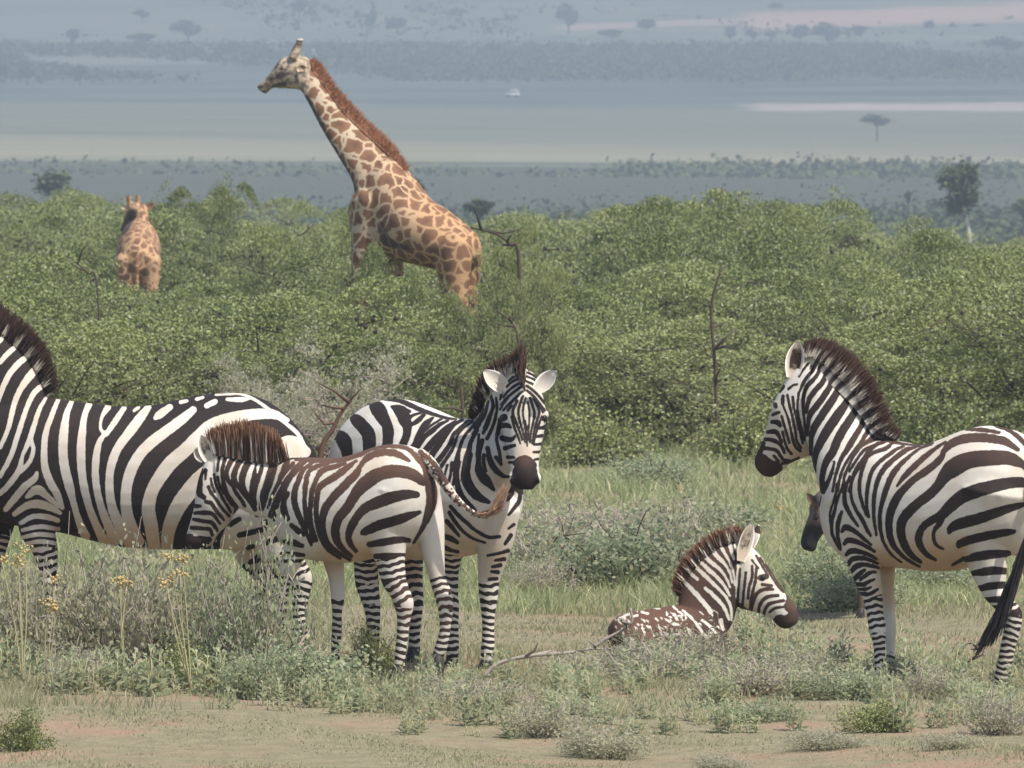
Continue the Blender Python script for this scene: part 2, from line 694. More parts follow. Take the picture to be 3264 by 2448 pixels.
            tip = np.concatenate([tip, np.repeat([0, .3, .6, .82] * 2, m)])
        me = new_mesh(name, v - s.base, q, [mat], False,
                      {'sd': s.eval(root) if hasattr(s, 'layers') else np.zeros(len(v)), 'tip': tip, 'brn': np.full(len(v), brn)})
        return link(name, me, s.root)


ZG = 'zebras on the grassy clearing'

# ================= large zebra at the left edge, standing side-on, its head out of the picture
Z = Beast('zebra', 'large adult zebra at the left edge, side-on, bold wide stripes, head out of frame', 'zebra', 46.3, 500, 0, ZG)
Z.torso([(992, 1440, 1540, .07), (975, 1398, 1640, .15), (935, 1345, 1720, .22), (870, 1288, 1752, .28), (790, 1256, 1756, .30), (700, 1253, 1752, .32),
         (600, 1266, 1752, .34), (500, 1289, 1752, .35), (400, 1296, 1746, .35), (300, 1287, 1726, .33), (200, 1274, 1700, .29),
         (100, 1262, 1685, .26), (20, 1256, 1670, .23), (-60, 1275, 1650, .19), (-120, 1350, 1600, .12), (-145, 1430, 1530, .05)])
Z.ab([(150, 1268, -80, 1600, .18), (128, 1215, -140, 1490, .15), (85, 1140, -190, 1360, .12), (20, 1080, -232, 1240, .10), (-70, 1010, -265, 1150, .09), (-160, 960, -290, 1100, .08)])
Z.ab([(-180, 945, -255, 1090, .08), (-240, 975, -275, 1150, .10), (-290, 1030, -320, 1195, .11), (-345, 1090, -375, 1215, .09), (-395, 1140, -415, 1230, .065), (-440, 1185, -450, 1262, .06), (-462, 1215, -468, 1268, .05), (-476, 1235, -480, 1260, .03)])
Z.leg([(120, 1560, 70), (118, 1680, 60), (142, 1750, 42), (156, 1830, 29), (158, 1880, 31), (158, 1960, 20), (158, 2040, 23), (152, 2085, 19)], -.10, 2)
Z.leg([(20, 1580, 60), (-10, 1700, 46), (-25, 1820, 28), (-28, 1870, 30), (-30, 1960, 20), (-32, 2040, 22), (-36, 2080, 19)], .12, 1)
Z.leg([(880, 1520, 110), (868, 1640, 92), (880, 1740, 62), (930, 1800, 44), (962, 1845, 35), (958, 1890, 30), (955, 1960, 23), (955, 2040, 26), (948, 2088, 21)], -.13, 3, lam=.034)
Z.leg([(840, 1560, 100), (800, 1680, 80), (800, 1760, 55), (838, 1830, 36), (842, 1880, 30), (836, 1980, 22), (836, 2045, 24), (830, 2080, 20)], .15, 3)
Z.g.tube([W(x, y, 46.25) for x, y in ((978, 1430), (1000, 1480), (1002, 1560), (985, 1650), (950, 1740), (900, 1800))], [.035, .032, .028, .024, .02, .014], 12)
Z.remesh(.008, 9)
Lw = crop(.5727, 0, 1000, [
    [(-40, 190, 12), (0, 150, 12), (30, 110, 9)], [(0, 270, 13), (50, 215, 15), (95, 180, 10)],
    [(-30, 540, 12), (0, 450, 14), (50, 340, 16), (110, 270, 17), (165, 232, 13)],
    [(0, 745, 11), (45, 640, 13), (80, 500, 15), (120, 410, 17), (180, 330, 22), (222, 290, 13)],
    [(0, 905, 12), (60, 790, 14), (110, 640, 14), (150, 520, 13), (190, 440, 15), (240, 400, 14), (275, 385, 8)],
    [(255, 470, 8), (220, 530, 12), (190, 620, 14), (165, 700, 15), (125, 790, 10), (105, 870, 16), (50, 950, 16), (0, 1000, 14)],
    [(172, 690, 9), (185, 760, 11), (160, 830, 12), (115, 880, 11)],
    [(325, 475, 12), (290, 560, 14), (255, 660, 16), (245, 760, 18), (250, 860, 20), (280, 940, 22), (320, 1010, 20), (345, 1080, 12)],
    [(205, 885, 9), (190, 920, 18), (140, 960, 20), (80, 1030, 20), (30, 1090, 14)],
    [(150, 1020, 12), (205, 980, 26), (260, 1015, 18), (325, 1075, 9)],
    [(80, 1115, 14), (150, 1068, 20), (220, 1060, 24), (290, 1085, 18), (335, 1110, 10)],
    [(115, 1165, 12), (180, 1130, 14), (250, 1130, 16), (320, 1150, 14)],
    [(125, 1285, 10), (220, 1268, 12), (325, 1280, 11)], [(125, 1322, 9), (240, 1308, 11), (325, 1318, 10)], [(125, 1205, 10), (220, 1185, 13), (325, 1200, 11)], [(125, 1245, 10), (220, 1228, 13), (325, 1240, 11)],
    [(400, 485, 12), (370, 560, 17), (355, 660, 25), (350, 760, 25), (360, 860, 26), (385, 960, 25), (410, 1060, 17), (440, 1160, 20), (475, 1240, 26)],
    [(495, 505, 18), (470, 570, 16), (455, 680, 22), (450, 780, 24), (455, 880, 22), (470, 980, 22), (500, 1090, 20), (545, 1200, 22), (585, 1280, 30)],
    [(600, 520, 18), (565, 580, 9), (560, 640, 8), (578, 670, 11), (550, 720, 16), (535, 800, 20), (530, 900, 20), (545, 1010, 20), (580, 1130, 22), (640, 1260, 30)],
    [(690, 525, 14), (640, 600, 16), (590, 672, 13)],
    [(825, 520, 17), (780, 580, 26), (720, 660, 27), (660, 740, 24), (625, 820, 24), (610, 900, 22), (610, 1000, 23), (630, 1100, 26), (680, 1210, 30), (720, 1290, 26)],
    [(1075, 535, 20), (1010, 590, 27), (930, 650, 29), (850, 710, 31), (780, 780, 30), (730, 870, 31), (705, 960, 29), (700, 1060, 30), (720, 1160, 32), (775, 1270, 28)],
    [(945, 520, 18), (890, 560, 22), (865, 580, 12)], [(770, 522, 10), (745, 540, 8)],
    [(1600, 592, 12), (1520, 560, 26), (1420, 560, 30), (1300, 580, 34), (1180, 620, 36), (1100, 690, 37), (1030, 760, 37), (950, 830, 39), (890, 910, 37), (845, 990, 35), (825, 1080, 37), (840, 1180, 38), (858, 1300, 34)],
    [(1700, 770, 30), (1620, 740, 62), (1540, 760, 50), (1400, 800, 50), (1250, 840, 46), (1130, 900, 42), (1060, 980, 46), (1000, 1060, 44), (960, 1140, 40), (935, 1220, 36), (930, 1310, 30)],
    [(1150, 512, 15), (1195, 490, 16)], [(1265, 476, 10), (1340, 478, 14), (1395, 468, 9)], [(1095, 475, 10), (1130, 465, 8)], [(1005, 492, 11), (1040, 485, 9)],
    [(1200, 452, 6), (1330, 447, 6), (1400, 468, 8), (1480, 520, 9), (1560, 585, 10), (1650, 660, 11), (1690, 720, 9)],
    [(330, 1330, 40), (500, 1330, 40), (700, 1340, 40), (900, 1340, 40)],
]) + [[(980, 1600, 60), (900, 1640, 70), (800, 1690, 70), (760, 1740, 60)], [(980, 1700, 60), (880, 1760, 60), (960, 1810, 50), (850, 1830, 60)], [(905, 1560, 34), (820, 1600, 30), (760, 1660, 24)], [(960, 1520, 20), (980, 1600, 24)], [(700, 1640, 24), (660, 1720, 22)], [(930, 1640, 26), (840, 1650, 26), (760, 1730, 26)], [(880, 1735, 20), (800, 1740, 18)]]
Lb = [[(990, 1560, 9), (900, 1590, 11), (820, 1640, 9)], [(985, 1620, 9), (900, 1645, 11), (840, 1668, 8)], [(990, 1690, 9), (900, 1712, 10), (850, 1730, 8)], [(985, 1750, 9), (900, 1768, 9)], [(990, 1795, 8), (890, 1808, 8)], [(800, 1790, 7), (880, 1785, 7)], [(800, 1825, 7), (870, 1822, 7)], [(763, 1706, 8), (842, 1687, 8)], [(733, 1672, 8), (762, 1655, 7)], [(790, 1746, 7), (805, 1742, 7)]]
Z.paint('b', [('w', Lw), ('b', Lb)])
Z.ear((-185, 955), (-205, 850), 24, -.05)
Z.ear((-170, 955), (-150, 855), 24, .06)
Z.finish(M_COAT, tan=[(430, 1760, 130, .45), (560, 1760, 130, .45), (300, 1730, 90, .3), (190, 1690, 40, .3), (300, 1500, 500, .12)])
Z.hair('mane', [(150, 1258, 178, 1235), (132, 1212, 162, 1178), (95, 1145, 132, 1102), (40, 1092, 72, 1040), (-40, 1028, -20, 970), (-130, 965, -130, 905), (-180, 940, -205, 885)], 5720, M_MANE, .0032, .014, .1, core=.014)
Z.hair('tail_tuft', [(905, 1795, 860, 1900), (880, 1815, 825, 1925), (865, 1840, 800, 1915)], 500, M_TUFT, .005, .02)
Z.eye(-300, 1075, 46.2)
Z.eye(-300, 1075, 46.4)

# ================= zebra facing the camera
Z = Beast('zebra', 'adult zebra facing the camera with its ears spread sideways', 'zebra', 45.7, 1560, 48, ZG)
D = Z.d0
Z.torso([(1118, 1400, 1545, .12), (1135, 1352, 1640, .19), (1170, 1310, 1720, .25), (1215, 1280, 1760, .28), (1270, 1271, 1775, .30), (1330, 1290, 1785, .32), (1390, 1317, 1785, .33),
         (1440, 1334, 1780, .31), (1490, 1335, 1772, .28), (1540, 1355, 1757, .24), (1580, 1410, 1728, .19), (1605, 1480, 1680, .10)])
nl = np.array([.93, .36, 0])
pts = [W(1535, 1500, D + .26), W(1566, 1420, D + .10), W(1598, 1340, D - .02), W(1626, 1272, D - .09), W(1648, 1232, D - .12)]
Z.g.tube(catmull(pts, 4), catmull([(.22, .2), (.16, .13), (.125, .105), (.10, .09), (.07, .07)], 4), 28, nl)
Z.g.tube(catmull([W(1560, 1560, D + .12), W(1590, 1480, D - .02), W(1628, 1390, D - .12)], 4), catmull([(.2, .17), (.15, .11), (.11, .075)], 4), 24, nl)
hl = np.array([.99, .12, 0])
hp = [(1664, 1186, -.12, .03, .035), (1664, 1210, -.15, .085, .074), (1664, 1255, -.19, .125, .100), (1667, 1325, -.24, .13, .117), (1669, 1386, -.285, .105, .100),
      (1670, 1431, -.32, .085, .083), (1671, 1477, -.35, .075, .074), (1672, 1515, -.375, .072, .074), (1672, 1543, -.385, .055, .062), (1671, 1560, -.385, .03, .04)]
Z.g.tube(catmull([W(x, y, D + z) for x, y, z, _, _ in hp], 4), catmull([(a, b) for *_, a, b in hp], 4), 30, hl)
Z.blob(1632, 1525, D - .40, .022, .03, .03)
Z.blob(1712, 1525, D - .40, .022, .03, .03)
Z.blob(1601, 1322, D - .235, .024, .035, .024)
Z.blob(1735, 1322, D - .245, .024, .035, .024)
Z.leg([(1590, 1620, 70), (1578, 1720, 60), (1568, 1790, 46), (1558, 1850, 35), (1557, 1915, 29), (1556, 1970, 21), (1556, 2030, 20), (1555, 2075, 23), (1554, 2112, 20)], -.0, 3, lam=.036, flat=1.0)
Z.leg([(1440, 1640, 60), (1437, 1740, 44), (1434, 1810, 31), (1436, 1890, 25), (1441, 1930, 23), (1444, 2000, 18), (1443, 2070, 21), (1441, 2105, 18)], -.02, 1, lam=.036, flat=1.0)
Z.leg([(1200, 1600, 90), (1180, 1700, 70), (1168, 1790, 42), (1170, 1860, 38), (1185, 1930, 28), (1190, 2000, 21), (1188, 2062, 19)], -.1, 1, lam=.036, flat=1.0)
Z.leg([(1300, 1620, 80), (1305, 1740, 50), (1318, 1840, 30), (1325, 1920, 26), (1322, 2000, 19), (1320, 2065, 20)], .2, 1, flat=1.0)
Z.g.tube([W(x, y, D + .75) for x, y in ((1085, 1400), (1062, 1450), (1055, 1560), (1060, 1680))], [.03, .028, .025, .02], 12)
Z.remesh(.0065, 9)
Bb = crop(.2411, 1030, 1250, [
    [(820, 95, 10), (1000, 112, 22), (1150, 170, 28), (1280, 230, 27), (1450, 290, 19), (1620, 340, 14), (1760, 358, 7)],
    [(150, 600, 30), (210, 560, 50), (270, 640, 92), (305, 740, 76), (320, 830, 66)],
    [(380, 330, 22), (440, 370, 72), (520, 450, 80), (590, 540, 84), (610, 640, 82), (605, 760, 74)],
    [(640, 150, 30), (720, 220, 92), (790, 340, 80), (840, 430, 66), (860, 530, 70), (855, 640, 64), (840, 740, 60)],
    [(910, 190, 14), (1030, 260, 78), (1075, 360, 78), (1110, 450, 58), (1105, 560, 46), (1060, 680, 48)],
    [(1010, 195, 20), (1140, 255, 20)], [(1330, 300, 20), (1250, 380, 28), (1170, 430, 18)],
    [(1290, 275, 10), (1200, 300, 14), (1150, 330, 20)],
    [(1450, 340, 12), (1360, 420, 38), (1310, 500, 44), (1270, 570, 40), (1230, 670, 40), (1190, 740, 36)],
    [(1560, 355, 10), (1430, 440, 10), (1330, 530, 8)],
    [(1650, 375, 10), (1540, 430, 22), (1440, 510, 30), (1340, 590, 30), (1250, 710, 34)],
    [(1750, 385, 12), (1620, 480, 28), (1520, 580, 36), (1430, 680, 40), (1330, 800, 36)],
    [(1840, 365, 12), (1720, 440, 22), (1640, 540, 26), (1570, 640, 34), (1480, 760, 40), (1410, 880, 36)],
    [(1920, 370, 10), (1800, 480, 14), (1720, 570, 22), (1680, 680, 24), (1610, 790, 28), (1510, 920, 30)],
    [(1980, 390, 9), (1860, 470, 12), (1780, 570, 12), (1740, 680, 15), (1690, 790, 17), (1620, 890, 19), (1550, 1000, 20)],
    [(2005, 425, 10), (1900, 540, 16), (1840, 640, 16), (1800, 760, 19), (1765, 880, 24), (1735, 1000, 20), (1740, 1100, 16), (1720, 1220, 14)],
    [(1700, 930, 16), (1690, 1050, 14), (1660, 1200, 11)], [(1640, 970, 11), (1605, 1110, 10)],
    [(2035, 500, 20), (1960, 640, 22), (1930, 760, 30), (1910, 850, 44), (1890, 1000, 46), (1900, 1130, 48), (1950, 1260, 52), (2020, 1360, 60)],
    [(1790, 930, 28), (1765, 1060, 26), (1770, 1200, 28), (1800, 1350, 30), (1880, 1470, 30), (1990, 1570, 26)],
    [(2060, 560, 12), (2050, 700, 16), (2040, 820, 18), (2050, 960, 20), (2060, 1100, 20)]])
Bb += crop(.3918, 1350, 1450, [
    [(370, 0, 28), (350, 80, 32), (340, 180, 34), (360, 240, 34), (400, 300, 34), (460, 350, 28), (530, 385, 14)],
    [(280, 0, 16), (270, 120, 15), (275, 220, 18), (300, 310, 18), (350, 380, 16), (420, 450, 11)],
    [(440, 70, 14), (440, 130, 18), (480, 200, 22), (530, 240, 20), (570, 285, 9)], [(490, 0, 11), (490, 70, 11), (510, 130, 7)],
    [(530, 0, 17), (550, 70, 20), (600, 140, 17), (660, 170, 9)], [(590, 20, 13), (630, 80, 7)],
    [(725, 270, 16), (710, 320, 20), (685, 370, 9)], [(790, 290, 12), (780, 370, 14), (740, 430, 12), (690, 490, 7)],
    [(220, 420, 12), (280, 490, 14), (360, 560, 12), (430, 620, 10), (530, 670, 12), (620, 665, 9)],
    [(210, 470, 14), (260, 550, 12), (320, 620, 10), (400, 680, 8), (500, 715, 6)], [(190, 540, 16), (240, 600, 14), (290, 660, 7)],
    [(150, 660, 16), (220, 680, 20), (275, 712, 12)], [(160, 750, 17), (220, 775, 14), (280, 790, 9)], [(160, 860, 15), (230, 860, 14), (280, 850, 7)],
    [(735, 568, 10), (690, 600, 6)], [(710, 655, 14), (665, 725, 11)], [(690, 780, 12), (620, 800, 10), (520, 820, 5)], [(655, 848, 15), (580, 860, 6)],
    [(625, 898, 14), (560, 912, 9)], [(605, 955, 14), (555, 950, 9)], [(592, 1010, 14), (535, 1012, 11)], [(565, 1078, 15), (515, 1082, 9)]])
Bf = crop(.3014, 1450, 1100, [
    [(750, 560, 7), (725, 640, 7), (720, 740, 7), (740, 850, 6), (755, 960, 5), (765, 1070, 5)], [(770, 600, 6), (787, 700, 6), (786, 800, 6), (780, 900, 5), (778, 1000, 4)],
    [(720, 540, 9), (690, 620, 9), (670, 710, 9), (690, 820, 8), (720, 920, 6), (742, 1030, 5)], [(795, 560, 9), (822, 640, 9), (842, 720, 9), (827, 820, 8), (806, 920, 6), (794, 1030, 5)],
    [(660, 590, 11), (612, 700, 11), (640, 800, 9), (680, 900, 7), (712, 1000, 6)], [(835, 570, 9), (882, 660, 11), (892, 720, 9), (862, 820, 9), (835, 930, 7), (818, 1040, 6)],
    [(710, 490, 9), (640, 560, 10), (560, 640, 10), (510, 690, 8)], [(700, 440, 9), (620, 500, 10), (540, 570, 10), (490, 630, 8)],
    [(700, 390, 9), (620, 440, 9), (560, 490, 9), (510, 550, 8)], [(690, 345, 8), (600, 390, 9), (550, 440, 8)],
    [(765, 480, 9), (840, 550, 10), (910, 640, 10), (950, 690, 8)], [(760, 430, 9), (850, 500, 10), (930, 590, 10), (970, 640, 8)],
    [(750, 380, 9), (840, 420, 9), (910, 480, 9), (955, 550, 8)], [(760, 330, 8), (850, 370, 8), (900, 420, 7)],
    [(718, 340, 14), (720, 420, 12), (740, 480, 7)], [(520, 765, 34), (480, 790, 20)], [(938, 772, 28)],
    [(500, 850, 26), (560, 850, 20), (590, 870, 8)], [(500, 985, 26), (590, 1000, 22), (640, 960, 8)], [(530, 1090, 20), (630, 1062, 13)], [(560, 1185, 16), (625, 1190, 9)], [(575, 1240, 9), (625, 1240, 9)],
    [(950, 870, 20), (885, 882, 8)], [(920, 958, 16), (860, 970, 8)], [(930, 1045, 13), (838, 1052, 9)], [(910, 1130, 12), (830, 1132, 8)], [(880, 1205, 10), (845, 1212, 8)],
    [(740, 1430, 150), (740, 1360, 130)], [(650, 1250, 34), (740, 1250, 80), (830, 1270, 34)],
    [(340, 480, 16), (385, 560, 14), (405, 650, 14), (365, 760, 18), (320, 880, 22)], [(300, 560, 14), (290, 660, 18), (265, 760, 26), (225, 880, 24)],
    [(435, 560, 9), (445, 660, 9), (425, 780, 12), (385, 900, 14), (340, 990, 14)], [(480, 800, 18), (452, 900, 13), (442, 1000, 13), (468, 1120, 13), (492, 1260, 9)],
    [(345, 1090, 20), (370, 1200, 22), (420, 1300, 24), (500, 1380, 18), (570, 1392, 9)], [(290, 1010, 20), (260, 1120, 20), (250, 1250, 22), (285, 1350, 28), (350, 1420, 24), (410, 1530, 12)]])
Z.bias = 1.9
Bb += [[(1556, 1280, 3), (1546, 1320, 4), (1528, 1352, 4), (1508, 1385, 4)], [(1538, 1300, 3), (1524, 1335, 4), (1504, 1362, 3)], [(1570, 1300, 3), (1558, 1345, 4), (1540, 1380, 4)], [(1518, 1322, 3), (1500, 1346, 3)]]
Bf += crop(.3014, 1450, 1100, [[(690, 300, 8), (620, 335, 9), (570, 380, 8)], [(770, 290, 8), (830, 320, 8), (890, 365, 8)], [(690, 260, 8), (630, 290, 8)], [(775, 255, 8), (840, 280, 8)], [(560, 560, 8), (515, 620, 8), (480, 680, 7)], [(500, 500, 8), (480, 570, 8)], [(955, 500, 7), (975, 570, 7)], [(600, 640, 9), (560, 690, 9)], [(895, 620, 8), (935, 720, 8)],
    [(600, 760, 9), (625, 860, 9), (660, 950, 7), (690, 1040, 6)], [(910, 780, 8), (880, 860, 8), (850, 960, 7), (832, 1040, 6)], [(745, 800, 5), (760, 900, 5)], [(470, 860, 12), (460, 940, 12)]])
Z.paint('w', [('b', Bb), ('b', Bf), ('w', crop(.3014, 1450, 1100, [[(480, 712, 10), (530, 708, 8)], [(930, 735, 10), (980, 722, 9)]]))])
Z.ear((1622, 1246), (1540, 1180), 30, -.10, (.25, -.9, .3), .6, .25, False)
Z.ear((1708, 1246), (1772, 1180), 28, -.14, (-.25, -.9, .3), .6, .25, True)
Z.finish(M_COAT, tan=[(1560, 1520, 60, .4), (1570, 1660, 70, .28), (1560, 1760, 60, .45), (1500, 1740, 50, .4), (1673, 1448, 30, .45), (1300, 1760, 120, .4)], brn=[(1672, 1452, 30, .4)])
Z.hair('mane', [(1505, 1335, 1500, 1318, .25), (1528, 1300, 1512, 1280, .16), (1548, 1250, 1534, 1215, .06), (1585, 1205, 1578, 1165, -.02), (1630, 1185, 1632, 1142, -.08), (1662, 1188, 1664, 1118, -.12), (1664, 1225, 1660, 1180, -.2)], 4840, M_MANE, .0032, .02, .25, core=.014)
Z.hair('tail_tuft', [(1058, 1680, 1058, 1800), (1062, 1700, 1064, 1820)], 200, M_TUFT, .005, .02, dd=.0)
Z.eye(1603, 1333, D - .285, .020)
Z.eye(1733, 1334, D - .29, .020)

# ================= brown-striped foal in front
Z = Beast('zebra_foal', 'brown tinged zebra foal standing in front, tail swishing towards the facing zebra', 'zebra foal', 44.7, 1280, 20, ZG)
D = Z.d0
Z.torso([(850, 1545, 1620, .06), (870, 1500, 1680, .11), (915, 1470, 1742, .16), (970, 1458, 1780, .20), (1030, 1459, 1790, .22), (1090, 1457, 1795, .235), (1150, 1440, 1790, .24),
         (1210, 1420, 1775, .235), (1270, 1416, 1760, .23), (1320, 1428, 1730, .215), (1360, 1462, 1680, .165), (1388, 1510, 1610, .07)])
Z.ab([(965, 1462, 865, 1660, .14), (908, 1476, 836, 1650, .12), (850, 1472, 800, 1638, .10), (790, 1461, 766, 1622, .085), (735, 1452, 735, 1605, .078), (690, 1446, 715, 1580, .07)], dd=.02)
Z.ab([(688, 1442, 722, 1530, .055), (662, 1460, 735, 1575, .07), (640, 1510, 741, 1630, .085), (628, 1560, 734, 1662, .085), (622, 1610, 716, 1682, .07), (610, 1655, 696, 1700, .056), (598, 1695, 678, 1720, .05), (594, 1722, 664, 1736, .05), (606, 1745, 648, 1751, .03)], dd=.03)
Z.leg([(940, 1600, 60), (945, 1690, 44), (936, 1770, 37), (910, 1830, 28), (898, 1880, 25), (897, 1930, 18), (898, 2010, 15), (898, 2065, 18), (894, 2105, 15)], -.06, 3, lam=.032)
Z.leg([(1040, 1660, 50), (1062, 1780, 36), (1073, 1850, 25), (1076, 1905, 23), (1074, 1960, 16), (1072, 2040, 17), (1068, 2088, 14)], .10, 3, lam=.036)
Z.leg([(1250, 1560, 100), (1232, 1680, 80), (1243, 1780, 50), (1255, 1846, 41), (1275, 1890, 33), (1287, 1925, 33), (1287, 1975, 22), (1281, 2040, 19), (1275, 2095, 18), (1271, 2140, 19)], -.10, 2, lam=.037)
Z.leg([(1352, 1590, 56), (1368, 1680, 50), (1382, 1770, 36), (1394, 1840, 27), (1412, 1895, 29), (1420, 1945, 24), (1418, 2010, 18), (1408, 2055, 20), (1396, 2090, 19)], .07, 3, lam=.034)
Z.g.tube(catmull([W(x, y, D - .1 + q) for x, y, q in ((1335, 1447, .06), (1372, 1478, .0), (1412, 1535, -.02), (1455, 1592, -.03), (1500, 1632, -.04), (1545, 1648, -.04))], 4),
         catmull([(.034, .034), (.032, .032), (.026, .026), (.02, .02), (.017, .017), (.013, .013)], 4), 14)
Z.remesh(.0058, 7)
Ab = crop(.3843, 800, 1400, [
    [(380, 165, 16), (700, 168, 26), (880, 132, 18), (1000, 78, 14), (1150, 56, 13), (1300, 80, 14), (1390, 170, 18), (1450, 240, 18)],
    [(900, 230, 12), (960, 160, 22), (1050, 115, 26), (1150, 110, 26), (1230, 130, 22), (1310, 180, 9)],
    [(900, 230, 14), (870, 290, 26), (800, 360, 30), (720, 440, 30), (660, 510, 28), (610, 590, 28), (590, 690, 24), (600, 780, 22), (640, 870, 18), (720, 940, 13), (820, 1000, 9)],
    [(1425, 355, 28), (1330, 290, 44), (1200, 265, 48), (1080, 285, 50), (980, 340, 54), (900, 410, 46), (840, 500, 38), (790, 580, 36), (730, 650, 34), (700, 740, 32), (710, 830, 28), (750, 900, 19), (830, 970, 11)],
    [(1375, 460, 22), (1280, 460, 36), (1150, 490, 44), (1040, 530, 44), (950, 570, 36), (890, 630, 30), (840, 710, 30), (810, 790, 24), (820, 860, 18), (870, 930, 11)],
    [(1400, 605, 10), (1300, 640, 30), (1180, 680, 36), (1060, 715, 36), (960, 760, 30), (920, 780, 13)],
    [(1310, 840, 14), (1220, 835, 24), (1100, 855, 26), (985, 872, 20)], [(1275, 965, 14), (1150, 970, 22), (1035, 972, 17)], [(1255, 1080, 14), (1150, 1070, 22), (1065, 1072, 14)],
    [(1440, 255, 12), (1488, 380, 40), (1500, 500, 40), (1470, 620, 30), (1420, 740, 14), (1350, 860, 8)],
    [(870, 180, 8), (780, 250, 22), (700, 310, 24), (600, 370, 24), (560, 420, 18), (545, 500, 18), (540, 600, 16), (550, 700, 16), (580, 820, 14), (640, 920, 10), (740, 990, 7)],
    [(780, 200, 10), (680, 230, 16), (590, 260, 20), (545, 330, 14), (510, 420, 16), (495, 520, 16), (490, 620, 14), (500, 720, 14), (540, 840, 11)],
    [(640, 190, 16), (560, 220, 16), (480, 270, 14), (455, 360, 16), (445, 480, 14), (450, 600, 14), (470, 720, 12), (510, 850, 9)],
    [(520, 180, 10), (430, 260, 14), (395, 340, 18), (365, 420, 20), (360, 520, 22), (390, 620, 20), (430, 710, 18), (470, 800, 13), (500, 880, 7)],
    [(470, 170, 8), (380, 260, 13), (335, 320, 9), (290, 400, 11), (275, 500, 18), (265, 580, 18), (290, 645, 16)],
    [(400, 200, 10), (330, 280, 10), (260, 380, 8), (230, 480, 8), (200, 580, 8), (170, 650, 6)], [(350, 200, 12), (280, 280, 12), (220, 380, 12), (170, 480, 8), (140, 570, 6)],
    [(335, 715, 14), (390, 760, 20), (435, 795, 10)], [(280, 850, 13), (350, 860, 22), (425, 885, 13)], [(270, 950, 13), (350, 955, 15), (435, 962, 10)], [(265, 1012, 9), (425, 1010, 8)]])
An = crop(.2653, 560, 1340, [
    [(560, 290, 11), (530, 400, 9), (508, 520, 10), (500, 610, 7)],
    [(640, 290, 13), (610, 420, 13), (575, 520, 14), (560, 620, 17), (570, 720, 18), (590, 820, 21), (630, 920, 25), (690, 1000, 24), (745, 1065, 12)],
    [(715, 290, 17), (705, 430, 19), (640, 530, 22), (610, 640, 20), (630, 720, 20), (690, 800, 14), (730, 880, 16), (790, 960, 16), (830, 1030, 11)],
    [(800, 290, 23), (795, 450, 25), (740, 540, 26), (700, 650, 28), (710, 730, 26), (760, 810, 16), (810, 880, 14), (880, 970, 14), (950, 1080, 11)],
    [(895, 300, 14), (895, 470, 30), (840, 560, 34), (800, 680, 32), (800, 780, 30), (840, 870, 20), (900, 960, 24), (960, 1070, 13)],
    [(960, 310, 18), (1000, 470, 22), (1000, 560, 48), (980, 640, 50), (950, 740, 46), (930, 840, 40), (930, 930, 30), (950, 1010, 20)],
    [(1060, 300, 22), (1075, 480, 26)], [(1170, 320, 34), (1200, 480, 30), (1170, 560, 44), (1140, 660, 48), (1110, 760, 46), (1070, 870, 44), (1050, 970, 38), (1030, 1060, 26)],
    [(1310, 360, 30), (1340, 490, 26), (1310, 560, 26), (1270, 660, 24), (1230, 760, 15), (1200, 820, 7)],
    [(1330, 700, 10), (1270, 800, 10), (1210, 920, 12), (1160, 1050, 12), (1120, 1150, 10)], [(1410, 620, 12), (1340, 740, 10), (1290, 840, 14), (1240, 970, 12), (1200, 1100, 12), (1180, 1200, 10)],
    [(1340, 880, 24), (1300, 980, 24), (1310, 1080, 26), (1340, 1180, 26)],
    [(460, 650, 8), (480, 760, 10), (520, 850, 10), (560, 930, 10), (620, 1030, 10), (660, 1100, 8)], [(390, 800, 14), (430, 880, 12), (490, 960, 12), (550, 1050, 12), (640, 1150, 10)],
    [(420, 700, 8), (440, 790, 8), (470, 860, 8)], [(500, 680, 8), (530, 790, 9), (580, 880, 8)],
    [(370, 980, 20), (430, 1000, 18), (480, 1080, 14), (540, 1150, 12), (580, 1200, 8)], [(230, 1115, 14), (340, 1110, 20), (430, 1120, 18), (480, 1170, 12), (530, 1240, 9)],
    [(215, 1190, 14), (330, 1210, 16), (430, 1230, 18), (480, 1290, 14), (500, 1330, 7)], [(190, 1290, 16), (330, 1300, 16), (410, 1310, 14), (440, 1380, 13)],
    [(290, 580, 26), (300, 700, 32), (280, 800, 34), (285, 880, 30), (340, 930, 20)], [(360, 600, 16), (350, 700, 12)], [(240, 1030, 20), (290, 1030, 12)],
    [(280, 1480, 90), (160, 1420, 50), (390, 1460, 50)]])
Aw = crop(.2653, 560, 1340, [[(1025, 490, 16), (990, 560, 15), (980, 625, 9)], [(220, 1380, 12), (270, 1370, 20), (330, 1350, 13)], [(335, 650, 5), (330, 760, 6)]])
rngA = random.Random(4)
tpath = catmull([(1345, 1450), (1372, 1478), (1412, 1535), (1455, 1592), (1500, 1632), (1545, 1648)], 12)
tailb = [[(x + rngA.uniform(-15, 15), y + rngA.uniform(-15, 15), .2), (x + rngA.uniform(-12, 12), y + rngA.uniform(-10, 10), .8)] for x, y in tpath] + [[(1340, 1440, 5), (1385, 1480, 6), (1425, 1536, 5)]]
Z.bias = 2.5
Z.paint('w', [('b', Ab), ('b', An), ('w', Aw), ('b', tailb)])
Z.ear((664, 1470), (642, 1386), 23, -.075, (-.3, -.95, 0), .5, .7, False)
Z.ear((648, 1470), (620, 1430), 16, .07, (-.3, -.95, 0), .5, .3, False)
